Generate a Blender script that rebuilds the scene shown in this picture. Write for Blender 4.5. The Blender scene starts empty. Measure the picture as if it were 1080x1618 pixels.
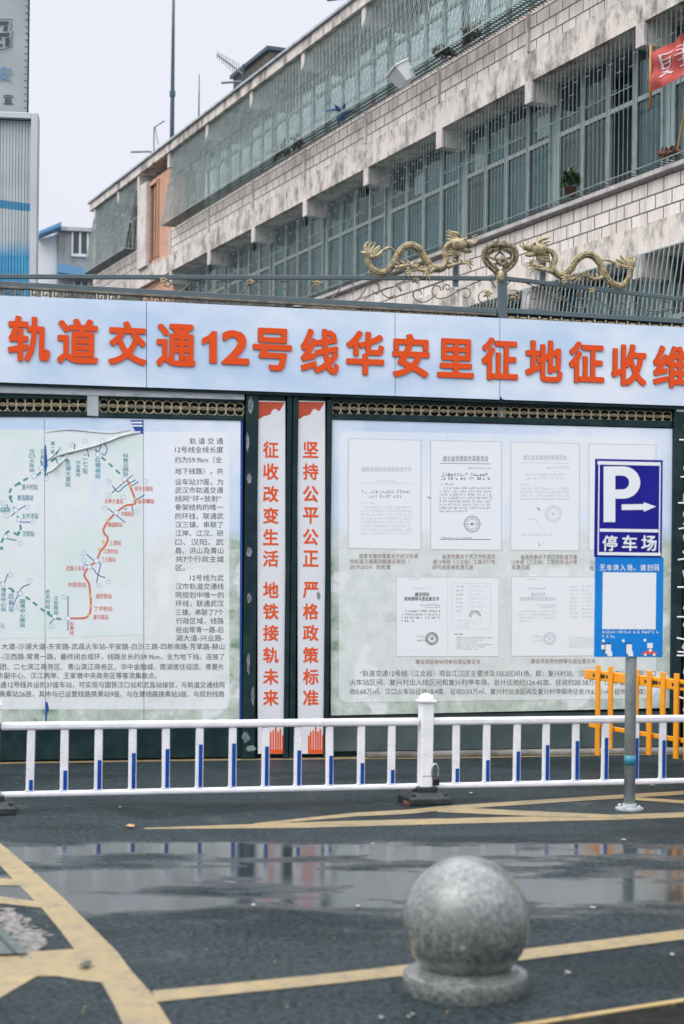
import bpy, bmesh, math, random
from mathutils import Matrix, Vector
random.seed(7)
S = bpy.context.scene
# ------------------------------------------------------------------ camera
FPX, PX0, PY0, CAMZ, ROLL = 2700.0, 540.0, 892.0, 1.65, 0.0113
cr, sr = math.cos(ROLL), math.sin(ROLL)
cd = bpy.data.cameras.new('camera'); cam = bpy.data.objects.new('camera', cd); S.collection.objects.link(cam)
cam.matrix_world = Matrix(((cr, -sr, 0, 0), (0, 0, -1, 0), (sr, cr, 0, CAMZ), (0, 0, 0, 1)))
cd.sensor_fit = 'AUTO'; cd.sensor_width = 36; cd.lens = FPX * 36 / 1618
cd.shift_y = (PY0 - 809) / 1618; cd.clip_end = 2000; cd.clip_start = .1
cd.dof.use_dof = True; cd.dof.focus_distance = 17.0; cd.dof.aperture_fstop = 2.6
S.camera = cam
# ------------------------------------------------------------------ world, sun, exposure
SUN_EL, SUN_AZ = math.radians(50), math.radians(228)
W = bpy.data.worlds.new('World'); S.world = W; W.use_nodes = True
nt = W.node_tree; nt.nodes.clear()
def N(t, ty, **k):
    n = t.nodes.new(ty)
    for a, b in k.items():
        setattr(n, a, b)
    return n
out = N(nt, 'ShaderNodeOutputWorld'); add = N(nt, 'ShaderNodeAddShader')
b1 = N(nt, 'ShaderNodeBackground'); b1.inputs[1].default_value = .05
sky = N(nt, 'ShaderNodeTexSky', sky_type='NISHITA', sun_disc=False, sun_elevation=SUN_EL, sun_rotation=SUN_AZ, dust_density=6, ozone_density=1)
hs = N(nt, 'ShaderNodeHueSaturation'); hs.inputs['Saturation'].default_value = .15
nt.links.new(sky.outputs[0], hs.inputs['Color']); nt.links.new(hs.outputs[0], b1.inputs[0])
tc = N(nt, 'ShaderNodeTexCoord'); sx = N(nt, 'ShaderNodeSeparateXYZ'); ramp = N(nt, 'ShaderNodeValToRGB')
nz = N(nt, 'ShaderNodeTexNoise'); nz.inputs['Scale'].default_value = 2.2; nz.inputs['Detail'].default_value = 4
nt.links.new(tc.outputs['Generated'], nz.inputs['Vector'])
nt.links.new(tc.outputs['Generated'], sx.inputs[0]); nt.links.new(sx.outputs['Z'], ramp.inputs[0])
e = ramp.color_ramp.elements   # an overcast sky is brightest overhead
e[0].position = .0; e[0].color = (.68, .70, .78, 1); e[1].position = .33; e[1].color = (.71, .73, .82, 1)
k = e.new(.55); k.color = (1.5, 1.55, 1.65, 1); k = e.new(1.0); k.color = (3.0, 3.05, 3.2, 1)
mz = N(nt, 'ShaderNodeMapRange'); mz.inputs[3].default_value = .93; mz.inputs[4].default_value = 1.05
nt.links.new(nz.outputs[0], mz.inputs[0])
b2 = N(nt, 'ShaderNodeBackground'); nt.links.new(ramp.outputs[0], b2.inputs[0]); nt.links.new(mz.outputs[0], b2.inputs[1])
nt.links.new(b1.outputs[0], add.inputs[0]); nt.links.new(b2.outputs[0], add.inputs[1]); nt.links.new(add.outputs[0], out.inputs[0])
sl = bpy.data.lights.new('sun', 'SUN'); sl.energy = 1.15; sl.angle = math.radians(50); sl.color = (1, .97, .93)
so = bpy.data.objects.new('sun', sl); S.collection.objects.link(so)
so.rotation_euler = (math.radians(90) - SUN_EL, 0, math.radians(180) - SUN_AZ)
S.view_settings.view_transform = 'Standard'; S.view_settings.look = 'None'
S.view_settings.exposure = 0.0; S.view_settings.gamma = 1; S.view_settings.use_curve_mapping = False

# ------------------------------------------------------------------ frames: planes of the place, found from the view
def ray(px, py):
    dx, dz = (px - PX0) / FPX, -(py - PY0) / FPX
    return Vector((dx * cr - dz * sr, 1, dx * sr + dz * cr))
def ground(px, py, z=0.0):
    d = ray(px, py); t = (z - CAMZ) / d.z
    return Vector((d.x * t, t, z))
class Frame:
    def __init__(s, o, ang):
        s.o = Vector((o[0], o[1], 0)); s.a = ang
        s.ex = Vector((math.cos(ang), math.sin(ang), 0)); s.ey = Vector((-math.sin(ang), math.cos(ang), 0))
    def p(s, px, py, yo=0.0):                 # the point of the plane y = yo seen at a pixel: local (x, z)
        d = ray(px, py); t = (yo + s.o.dot(s.ey)) / d.dot(s.ey)
        q = Vector((d.x * t, d.y * t, 0)) - s.o
        return q.dot(s.ex), CAMZ + d.z * t
    def w(s, x, y, z=0): return s.o + s.ex * x + s.ey * y + Vector((0, 0, z))
ga = math.atan2(2700, 11060)
FW = Frame(ground(540, 1196), ga)                        # exhibition wall
FB = Frame(ground(671, 1268), ga)                        # barrier
d900 = ray(900, 892); FH = Frame(d900 * 25.4, math.radians(-67.4))   # big building's facade
dbm = ray(927, 1062); FA = Frame(dbm * 14.5, math.radians(-66))      # boom arm
dsg = ground(994, 1279); FS = Frame(dsg, ga * .6)        # parking sign
d0 = ray(60, 892); FT = Frame(d0 * 21.5, math.radians(6))  # tri-vision billboard
FL = Frame(d0 * 62.0, math.radians(12))                   # low house far behind
F0 = Frame((0, 0), 0)

# ------------------------------------------------------------------ materials
def mat(name, col, rough=.6, metal=0, noise=None, bump=0, spec=.5, coat=0, nscale=(1, 1, 1)):
    m = bpy.data.materials.new(name); m.use_nodes = True; t = m.node_tree; p = t.nodes['Principled BSDF']
    p.inputs['Base Color'].default_value = (*col, 1); p.inputs['Roughness'].default_value = rough
    p.inputs['Metallic'].default_value = metal; p.inputs['Specular IOR Level'].default_value = spec
    p.inputs['Coat Weight'].default_value = coat
    if noise:                                   # (scale, second colour, low, high)
        sc, c2, lo, hi = noise
        co = N(t, 'ShaderNodeTexCoord'); mp = N(t, 'ShaderNodeMapping'); mp.inputs['Scale'].default_value = nscale
        n = N(t, 'ShaderNodeTexNoise'); n.inputs['Scale'].default_value = sc; n.inputs['Detail'].default_value = 8; n.inputs['Roughness'].default_value = .65
        mr = N(t, 'ShaderNodeMapRange'); mr.inputs[1].default_value = lo; mr.inputs[2].default_value = hi
        mx = N(t, 'ShaderNodeMix', data_type='RGBA'); mx.inputs['A'].default_value = (*col, 1); mx.inputs['B'].default_value = (*c2, 1)
        t.links.new(co.outputs['Object'], mp.inputs[0]); t.links.new(mp.outputs[0], n.inputs[0]); t.links.new(n.outputs[0], mr.inputs[0])
        t.links.new(mr.outputs[0], mx.inputs['Factor']); t.links.new(mx.outputs['Result'], p.inputs['Base Color'])
        if bump:
            b = N(t, 'ShaderNodeBump'); b.inputs['Strength'].default_value = bump; b.inputs['Distance'].default_value = .02
            t.links.new(n.outputs[0], b.inputs['Height']); t.links.new(b.outputs[0], p.inputs['Normal'])
    return m
def mathn(t, op, a, b=None, c=None):
    n = N(t, 'ShaderNodeMath', operation=op)
    for i, v in enumerate((a, b, c)):
        if v is None: continue
        if isinstance(v, (int, float)): n.inputs[i].default_value = v
        else: t.links.new(v, n.inputs[i])
    return n.outputs[0]
def mixc(t, fac, a, b):
    n = N(t, 'ShaderNodeMix', data_type='RGBA')
    for key, v in (('Factor', fac), ('A', a), ('B', b)):
        if isinstance(v, (int, float)): n.inputs[key].default_value = v
        elif isinstance(v, tuple): n.inputs[key].default_value = (*v, 1)
        else: t.links.new(v, n.inputs[key])
    return n.outputs['Result']
def noisen(t, vec, scale, detail=6, rough=.6):
    n = N(t, 'ShaderNodeTexNoise'); n.inputs['Scale'].default_value = scale; n.inputs['Detail'].default_value = detail; n.inputs['Roughness'].default_value = rough
    t.links.new(vec, n.inputs['Vector']); return n.outputs[0]
def rng(t, v, a, b, c=0.0, d=1.0):
    n = N(t, 'ShaderNodeMapRange'); t.links.new(v, n.inputs[0])
    for i, q in enumerate((a, b, c, d)): n.inputs[i + 1].default_value = q
    return n.outputs[0]
def base(name):
    m = bpy.data.materials.new(name); m.use_nodes = True; t = m.node_tree
    co = N(t, 'ShaderNodeTexCoord'); sp = N(t, 'ShaderNodeSeparateXYZ'); t.links.new(co.outputs['Object'], sp.inputs[0])
    return m, t, t.nodes['Principled BSDF'], co.outputs['Object'], sp.outputs
def scaled(t, vec, s):
    mp = N(t, 'ShaderNodeMapping'); mp.inputs['Scale'].default_value = s; t.links.new(vec, mp.inputs[0]); return mp.outputs[0]

def asphalt():
    m, t, p, v, xyz = base('wet_asphalt')
    fine = noisen(t, v, 34, 6, .85); mid = noisen(t, v, 3.0, 6); big = noisen(t, scaled(t, v, (.7, 1.5, 1)), 1.5, 8, .62)
    speck = rng(t, noisen(t, v, 240, 1), .62, .72)
    c = mixc(t, rng(t, mid, .35, .7), (.008, .016, .020), (.018, .029, .034))
    c = mixc(t, rng(t, fine, .42, .68, 0, .8), c, (.075, .095, .10))
    c = mixc(t, rng(t, fine, .50, .30, 0, .7), c, (.005, .009, .011))
    c = mixc(t, mathn(t, 'MULTIPLY', speck, .5), c, (.22, .23, .23))
    # long shallow puddles: two bands across the road, edges broken by noise
    def band(yc, hw, tilt):
        yy = mathn(t, 'ADD', xyz[1], mathn(t, 'MULTIPLY', xyz[0], tilt))
        return mathn(t, 'SUBTRACT', 1.0, mathn(t, 'DIVIDE', mathn(t, 'ABSOLUTE', mathn(t, 'SUBTRACT', yy, yc)), hw))
    pud = mathn(t, 'MAXIMUM', band(8.78, .74, -.02), band(9.85, .30, -.05))
    
    edge = mathn(t, 'ADD', pud, mathn(t, 'MULTIPLY', mathn(t, 'SUBTRACT', big, .5), 4.6))
    pm = rng(t, mathn(t, 'ADD', edge, mathn(t, 'MULTIPLY', mathn(t, 'SUBTRACT', fine, .5), .7)), .0, .5)
    wet = rng(t, big, .38, .62)
    r = mathn(t, 'ADD', mathn(t, 'MULTIPLY', mathn(t, 'SUBTRACT', 1.0, wet), .16), .33)
    r = mathn(t, 'ADD', r, mathn(t, 'MULTIPLY', mathn(t, 'SUBTRACT', fine, .5), .2))
    rr = N(t, 'ShaderNodeMix'); t.links.new(pm, rr.inputs[0]); t.links.new(r, rr.inputs[2]); rr.inputs[3].default_value = .05
    t.links.new(rr.outputs[0], p.inputs['Roughness'])
    patch = noisen(t, scaled(t, v, (.6, .9, 1)), .9, 5, .6); oil = noisen(t, v, 1.7, 4)
    c = mixc(t, rng(t, patch, .50, .56, 0, .45), c, (.010, .015, .017)); c = mixc(t, rng(t, oil, .62, .70, 0, .5), c, (.085, .095, .095))
    c = mixc(t, mathn(t, 'MULTIPLY', pm, .5), c, (.022, .03, .031))
    t.links.new(c, p.inputs['Base Color']); p.inputs['IOR'].default_value = 1.36
    sp_ = N(t, 'ShaderNodeMix'); t.links.new(pm, sp_.inputs[0]); t.links.new(rng(t, fine, .40, .64, .01, .11), sp_.inputs[2]); sp_.inputs[3].default_value = .5; t.links.new(sp_.outputs[0], p.inputs['Specular IOR Level'])
    b = N(t, 'ShaderNodeBump'); b.inputs['Distance'].default_value = .012
    t.links.new(rng(t, pm, 0, 1, .95, .02), b.inputs['Strength']); t.links.new(noisen(t, v, 60, 4, .75), b.inputs['Height'])
    t.links.new(b.outputs[0], p.inputs['Normal'])
    return m
def worn_paint(name, col, col2, dark=.5):
    m, t, p, v, xyz = base(name)
    a = noisen(t, v, 9, 8, .7); b_ = noisen(t, v, 60, 4, .7); c_ = noisen(t, v, 1.6, 3)
    c = mixc(t, rng(t, c_, .35, .65), col, col2)
    wear = rng(t, mathn(t, 'ADD', mathn(t, 'MULTIPLY', a, .6), mathn(t, 'MULTIPLY', b_, .4)), .50, .64)
    c = mixc(t, mathn(t, 'MULTIPLY', wear, dark), c, (.07, .075, .075))
    t.links.new(c, p.inputs['Base Color']); p.inputs['Roughness'].default_value = .42
    b = N(t, 'ShaderNodeBump'); b.inputs['Strength'].default_value = .4; b.inputs['Distance'].default_value = .006
    t.links.new(b_, b.inputs['Height']); t.links.new(b.outputs[0], p.inputs['Normal'])
    return m
def brick(name, c1, c2, mortar, bw, bh, ms=.012, stain=.8):
    m, t, p, v, xyz = base(name)
    cv = N(t, 'ShaderNodeCombineXYZ'); t.links.new(xyz[0], cv.inputs[0]); t.links.new(xyz[2], cv.inputs[1])
    br = N(t, 'ShaderNodeTexBrick'); br.inputs['Scale'].default_value = 1; br.inputs['Brick Width'].default_value = bw; br.inputs['Row Height'].default_value = bh
    br.inputs['Mortar Size'].default_value = ms; br.inputs['Color1'].default_value = (*c1, 1); br.inputs['Color2'].default_value = (*c2, 1); br.inputs['Mortar'].default_value = (*mortar, 1)
    br.inputs['Mortar Smooth'].default_value = .1
    t.links.new(cv.outputs[0], br.inputs['Vector'])
    st = rng(t, noisen(t, scaled(t, v, (1.6, 1.6, .4)), 1.2, 8, .75), .48, .72)
    f = noisen(t, v, 14, 6, .7)
    c = mixc(t, mathn(t, 'MULTIPLY', st, stain), br.outputs[0], (.16, .14, .13))
    c = mixc(t, rng(t, f, .5, .85, 0, .3), c, (.30, .27, .25)); sk = noisen(t, scaled(t, v, (7, 7, .35)), 1.6, 6, .65)
    c = mixc(t, rng(t, sk, .52, .70, 0, stain * .8), c, (.20, .165, .135))
    t.links.new(c, p.inputs['Base Color']); p.inputs['Roughness'].default_value = .8
    b = N(t, 'ShaderNodeBump'); b.inputs['Strength'].default_value = .6; b.inputs['Distance'].default_value = .01; b.invert = True
    t.links.new(br.outputs[1], b.inputs['Height']); t.links.new(b.outputs[0], p.inputs['Normal'])
    return m
def concrete(name, c1, dirt, amount, zs=.6):
    m, t, p, v, xyz = base(name)
    a = noisen(t, scaled(t, v, (1, 1, zs)), 2.6, 9, .7); f = noisen(t, v, 30, 4); s = noisen(t, scaled(t, v, (5, 5, .5)), 2.5, 5)
    c = mixc(t, rng(t, a, .46, .62, 0, amount), c1, dirt)
    c = mixc(t, rng(t, s, .5, .75, 0, .5), c, tuple(q * .55 for q in c1))
    c = mixc(t, rng(t, f, .4, .7, 0, .25), c, tuple(q * .5 for q in c1))
    t.links.new(c, p.inputs['Base Color']); p.inputs['Roughness'].default_value = .85
    b = N(t, 'ShaderNodeBump'); b.inputs['Strength'].default_value = .35; b.inputs['Distance'].default_value = .01
    t.links.new(a, b.inputs['Height']); t.links.new(b.outputs[0], p.inputs['Normal'])
    return m
def print_board(name, z0, z1, whiten):
    """the printed picture on a notice board: pale sky above, faded housing blocks and trees below"""
    m, t, p, v, xyz = base(name)
    h = rng(t, xyz[2], z0, z1)
    cl = rng(t, noisen(t, v, 1.1, 4), .4, .65)
    skyc = mixc(t, cl, (.50, .62, .78), (.74, .79, .86))
    tr = noisen(t, v, 7, 8, .75); tr2 = noisen(t, v, 2.2, 3)
    green = mixc(t, rng(t, tr, .35, .65), (.12, .22, .14), (.56, .64, .53))
    vo = N(t, 'ShaderNodeTexVoronoi', distance='CHEBYCHEV'); vo.inputs['Scale'].default_value = 2.6; t.links.new(scaled(t, v, (1, 1, 1.7)), vo.inputs['Vector'])
    blocks = mixc(t, vo.outputs['Color'], (.60, .64, .63), (.78, .79, .79))
    wv = N(t, 'ShaderNodeTexBrick'); wv.inputs['Scale'].default_value = 1; wv.inputs['Brick Width'].default_value = .11; wv.inputs['Row Height'].default_value = .05; wv.inputs['Mortar Size'].default_value = .014
    wv.inputs['Color1'].default_value = (.58, .63, .62, 1); wv.inputs['Color2'].default_value = (.66, .70, .69, 1); wv.inputs['Mortar'].default_value = (.72, .75, .74, 1)
    cv = N(t, 'ShaderNodeCombineXYZ'); t.links.new(xyz[0], cv.inputs[0]); t.links.new(xyz[2], cv.inputs[1]); t.links.new(cv.outputs[0], wv.inputs['Vector'])
    town = mixc(t, rng(t, tr2, .57, .63), green, wv.outputs[0])
    town = mixc(t, rng(t, vo.outputs['Distance'], .16, .2, 0, .35), town, blocks)
    low = rng(t, mathn(t, 'ADD', h, mathn(t, 'MULTIPLY', mathn(t, 'SUBTRACT', tr2, .5), .25)), .42, .50)
    c = mixc(t, low, town, skyc)
    if whiten: c = mixc(t, whiten, c, (.80, .815, .83))
    t.links.new(c, p.inputs['Base Color']); p.inputs['Roughness'].default_value = .38
    return m
M = {}
M['asphalt'] = asphalt()
M['yellow'] = worn_paint('yellow_road_paint', (.31, .23, .105), (.24, .185, .095), .9)
M['yellowk'] = worn_paint('yellow_kerb_paint', (.38, .24, .07), (.44, .33, .15), .6)
M['green'] = mat('dark_green_steel', (.006, .022, .025), .5, 0, (5, (.022, .045, .047), .45, .75), .05, spec=.2)
M['greenl'] = mat('weathered_green_steel', (.04, .066, .066), .5, 0, (3, (.075, .10, .098), .4, .7), .05)
M['smudge'] = mat('pale_paint_smudge', (.22, .26, .27), .7, 0, (12, (.10, .13, .14), .4, .6))
M['rail'] = mat('blue_grey_steel', (.075, .105, .115), .4, 0, (8, (.12, .15, .16), .5, .8))
M['greyrail'] = mat('pale_galvanised_rail', (.40, .44, .46), .5, .2, (6, (.20, .22, .23), .5, .75), .05, nscale=(1, 1, 3))
M['gold'] = mat('tarnished_gold_paint', (.46, .375, .22), .6, .1, (26, (.17, .145, .095), .44, .62), .25)
M['crest'] = mat('dark_weathered_gold', (.30, .245, .14), .6, .1, (30, (.07, .065, .05), .42, .58), .3)
M['goldd'] = mat('dull_bronze', (.20, .175, .13), .5, .3, (10, (.09, .085, .075), .4, .65))
M['banner'] = None
M['orange'] = mat('orange_letter_face', (.70, .075, .010), .5, spec=.2)
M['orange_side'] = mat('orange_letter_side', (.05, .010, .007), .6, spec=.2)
M['red_print'] = mat('red_orange_print', (.52, .075, .025), .45, 0, (5, (.38, .05, .02), .4, .65))
M['slogan'] = mat('orange_red_print', (.70, .095, .022), .5, spec=.2)
M['white_strip'] = mat('white_vinyl', (.70, .71, .74), .4, 0, (3, (.62, .63, .66), .4, .7))
M['black_print'] = mat('dark_grey_print', (.10, .105, .115), .5)
M['grey_print'] = mat('grey_print', (.30, .31, .33), .5)
M['faint_print'] = mat('faded_grey_print', (.56, .58, .60), .5)
M['line_print'] = mat('thin_grey_rule', (.50, .52, .55), .5)
M['brown_print'] = mat('brown_print', (.28, .17, .14), .5)
M['paper'] = mat('white_document_print', (.77, .78, .80), .4)
M['map_teal'] = mat('teal_map_print', (.09, .27, .34), .5)
M['map_blue'] = mat('blue_map_print', (.06, .16, .33), .5)
M['map_pale'] = mat('pale_blue_map_print', (.42, .52, .70), .5)
M['map_green'] = mat('green_map_print', (.07, .28, .25), .5)
M['map_red'] = mat('red_map_print', (.62, .14, .09), .5)
M['map_gold'] = mat('gold_map_print', (.65, .50, .18), .5)
M['deep_blue'] = mat('exposed_blue_board', (.012, .06, .30), .45)
M['crease'] = mat('torn_vinyl_back', (.40, .42, .42), .6, 0, (9, (.62, .63, .62), .35, .6))
M['seam'] = mat('board_seam', (.22, .26, .32), .6)
M['white_steel'] = None
M['blue_tape'] = mat('blue_reflective_tape', (.004, .045, .28), .5, 0, (6, (.006, .07, .32), .4, .7), 0, .15)
M['rubber'] = mat('black_rubber_foot', (.012, .017, .017), .5, 0, (18, (.035, .042, .042), .5, .75), .3)
M['rust'] = mat('rust', (.16, .055, .03), .8, 0, (20, (.06, .03, .02), .4, .6))
M['lock'] = mat('black_padlock', (.02, .02, .022), .3, .5)
M['chrome'] = mat('steel_shackle', (.5, .5, .52), .25, .9)
M['sign_blue'] = mat('deep_blue_sign_sheet', (.007, .007, .20), .5, 0, (4, (.011, .010, .25), .4, .7), 0, .2)
M['sign_white'] = mat('white_reflective_sheet', (.72, .74, .76), .35)
M['sign_sky'] = mat('bright_blue_print', (.006, .18, .56), .5, 0, (1.6, (.008, .24, .64), .45, .7), 0, .2)
M['sign_red'] = mat('red_car_print', (.60, .07, .05), .4)
M['galv'] = mat('galvanised_pole', (.27, .31, .315), .42, .35, (9, (.38, .42, .42), .45, .7), .03)
M['teal_tape'] = mat('teal_tape_band', (.03, .18, .26), .4)
M['boom'] = mat('orange_boom_paint', (.84, .33, .012), .4, 0, (9, (.70, .25, .015), .5, .75))
M['black'] = mat('black_reflector', (.02, .016, .014), .3)
M['stone'] = None
M['brickw'] = brick('pale_block_wall', (.76, .69, .635), (.65, .585, .53), (.10, .085, .075), .40, .205, .012, .62)
M['bricko'] = brick('orange_brick_wall', (.62, .31, .19), (.54, .26, .165), (.50, .36, .28), .24, .085, .010, .4)
M['beam'] = concrete('stained_concrete_beam', (.69, .62, .56), (.10, .095, .08), .88)
M['beamc'] = concrete('pale_concrete', (.64, .59, .56), (.22, .20, .18), .55)
M['roofdark'] = mat('dark_roof_felt', (.05, .055, .06), .8)
M['roofedge'] = mat('pale_roof_edge', (.40, .43, .46), .7, 0, (3, (.20, .20, .2), .5, .7))
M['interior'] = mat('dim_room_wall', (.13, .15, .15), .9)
M['bar'] = mat('galvanised_bar', (.36, .43, .425), .5, .15, (4, (.20, .25, .245), .4, .7))
M['barm'] = mat('grey_painted_bar', (.22, .28, .28), .5, .15, (4, (.10, .13, .125), .4, .7))
M['bard'] = mat('dark_old_bar', (.07, .085, .085), .6, 0, (4, (.03, .035, .03), .4, .7))
M['wframe'] = mat('aluminium_frame', (.29, .345, .34), .45, .2, (3, (.19, .225, .22), .45, .7))
M['curt_teal'] = mat('teal_curtain', (.085, .235, .265), .8, 0, (2, (.045, .14, .17), .4, .6))
M['curt_pale'] = mat('pale_grey_curtain', (.40, .50, .51), .8, 0, (2, (.28, .37, .38), .4, .6))
M['curt_blue'] = mat('blue_curtain', (.035, .15, .215), .8, 0, (2, (.06, .20, .26), .4, .6))
M['curt_grey'] = mat('grey_green_curtain', (.22, .29, .285), .8)
M['plastic'] = mat('white_plastic_tub', (.66, .67, .68), .4)
M['blue_rag'] = mat('blue_plastic', (.05, .13, .30), .6)
M['clutter'] = mat('dark_clutter', (.035, .04, .04), .8, 0, (9, (.09, .08, .06), .4, .6))
M['leaf'] = mat('potted_leaf', (.035, .085, .03), .6)
M['pot'] = mat('brown_pot', (.12, .06, .035), .7)
M['flag'] = mat('faded_red_cloth', (.45, .075, .06), .8, 0, (5, (.36, .055, .045), .4, .6))
M['flag_white'] = mat('white_cloth_letters', (.58, .50, .52), .8)
M['bamboo'] = mat('bamboo_stick', (.36, .20, .07), .6)
M['pole_dark'] = mat('dark_mast_paint', (.03, .06, .085), .5)
M['slat'] = mat('pale_painted_slat', (.34, .40, .415), .42, 0, (3, (.28, .335, .35), .4, .7))
M['tri_frame'] = mat('pale_grey_frame', (.47, .50, .53), .45, 0, (2, (.40, .43, .455), .4, .7))
M['canvas'] = mat('grey_canvas_print', (.26, .31, .32), .6, 0, (1.2, (.33, .37, .375), .35, .65))
M['canvas_dark'] = mat('dark_teal_print', (.015, .05, .06), .6)
M['canvas_blue'] = mat('pale_blue_canvas_print', (.10, .22, .36), .6)
M['hut'] = concrete('grey_rendered_wall', (.33, .345, .34), (.16, .18, .18), .6, .3)
M['hutw'] = mat('white_rendered_wall', (.66, .68, .71), .8)
M['hutb'] = mat('blue_awning', (.10, .26, .46), .6)
M['glassd'] = mat('dark_glass', (.05, .065, .07), .1)
M['kerbd'] = mat('black_kerb_face', (.008, .009, .008), .9, 0, (8, (.02, .02, .017), .4, .6), .2, spec=.1)
M['kerbc'] = concrete('rough_kerb_concrete', (.22, .215, .20), (.07, .065, .05), .9, 1)
M['grate'] = mat('grey_green_drain_cover', (.05, .075, .07), .6, .2, (12, (.08, .105, .10), .4, .6))
M['rubble'] = mat('broken_concrete', (.23, .215, .205), .9, 0, (26, (.09, .085, .08), .4, .6), .8)
M['leafy'] = mat('yellow_dead_leaf', (.42, .26, .08), .7)
M['petal'] = mat('pale_petal', (.25, .255, .25), .7)
def glass():
    m = bpy.data.materials.new('window_glass'); m.use_nodes = True; t = m.node_tree; t.nodes.remove(t.nodes['Principled BSDF'])
    o = t.nodes['Material Output']; g = N(t, 'ShaderNodeBsdfGlossy'); g.inputs['Roughness'].default_value = .06; g.inputs['Color'].default_value = (.66, .80, .78, 1)
    tr = N(t, 'ShaderNodeBsdfTransparent'); tr.inputs[0].default_value = (.74, .86, .86, 1)
    fr = N(t, 'ShaderNodeFresnel'); fr.inputs[0].default_value = 1.5
    mx = N(t, 'ShaderNodeMixShader'); t.links.new(mathn(t, 'ADD', mathn(t, 'MULTIPLY', fr.outputs[0], 1.0), .05), mx.inputs[0])
    t.links.new(tr.outputs[0], mx.inputs[1]); t.links.new(g.outputs[0], mx.inputs[2]); t.links.new(mx.outputs[0], o.inputs[0])
    return m
M['glass'] = glass()
def banner_mat():
    m, t, p, v, xyz = base('pale_blue_cloud_print')
    c = mixc(t, rng(t, noisen(t, scaled(t, v, (.6, 1, 1.2)), 1.1, 5), .4, .64), (.46, .585, .75), (.70, .75, .825))
    t.links.new(c, p.inputs['Base Color']); p.inputs['Roughness'].default_value = .36
    return m
M['banner'] = banner_mat()
def stone():
    m, t, p, v, xyz = base('mottled_grey_granite')
    a = noisen(t, v, 42, 6, .85); b_ = noisen(t, v, 6, 5)
    c = mixc(t, rng(t, a, .38, .66), (.04, .050, .047), (.27, .29, .275))
    c = mixc(t, rng(t, b_, .42, .65, 0, .55), c, (.06, .072, .066))
    drip = noisen(t, scaled(t, v, (9, 9, 1.6)), 1.0, 5, .7); chip = noisen(t, v, 17, 2, .5)
    c = mixc(t, rng(t, drip, .54, .66, 0, .6), c, (.045, .055, .048)); c = mixc(t, rng(t, chip, .70, .74, 0, .7), c, (.36, .36, .34)); c = mixc(t, rng(t, chip, .30, .26, 0, .7), c, (.03, .035, .03))
    t.links.new(c, p.inputs['Base Color']); t.links.new(rng(t, b_, .35, .65, .25, .42), p.inputs['Roughness'])
    p.inputs['Coat Weight'].default_value = .9; p.inputs['Coat Roughness'].default_value = .22
    b = N(t, 'ShaderNodeBump'); b.inputs['Strength'].default_value = .25; b.inputs['Distance'].default_value = .004
    t.links.new(a, b.inputs['Height']); t.links.new(b.outputs[0], p.inputs['Normal'])
    return m
M['stone'] = stone()
def white_steel():
    m, t, p, v, xyz = base('scuffed_white_powder_coat')
    a = noisen(t, v, 7, 6); sp = noisen(t, v, 45, 3, .7); sc = noisen(t, scaled(t, v, (3, 3, 14)), 2.2, 5, .7)
    c = mixc(t, rng(t, a, .45, .75), (.76, .76, .80), (.62, .62, .65))
    c = mixc(t, rng(t, sp, .62, .72, 0, .55), c, (.26, .25, .23)); c = mixc(t, rng(t, sc, .62, .70, 0, .45), c, (.30, .29, .28))
    t.links.new(c, p.inputs['Base Color']); t.links.new(rng(t, a, .3, .7, .28, .5), p.inputs['Roughness']); return m
M['white_steel'] = white_steel()

# ------------------------------------------------------------------ text outlines from the built-in face
_tx = {}
def glyphs(body, bold=0.0, ext=0.0):
    key = (body, bold, ext)
    if key in _tx: return _tx[key]
    cu = bpy.data.curves.new('txt', 'FONT'); cu.body = body; cu.size = 1; cu.resolution_u = 3; cu.offset = bold; cu.extrude = ext
    o = bpy.data.objects.new('txt', cu); S.collection.objects.link(o)
    dg = bpy.context.evaluated_depsgraph_get(); dg.update()
    me = bpy.data.meshes.new_from_object(o.evaluated_get(dg))
    vs = [tuple(v.co) for v in me.vertices]; fs = [tuple(p.vertices) for p in me.polygons]; ns = [abs(p.normal.z) for p in me.polygons]
    bpy.data.objects.remove(o); bpy.data.curves.remove(cu); bpy.data.meshes.remove(me)
    xs = [v[0] for v in vs] or [0, 1]; ys = [v[1] for v in vs] or [0, 1]
    _tx[key] = (vs, fs, ns, (min(xs), max(xs), min(ys), max(ys)))
    return _tx[key]

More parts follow.
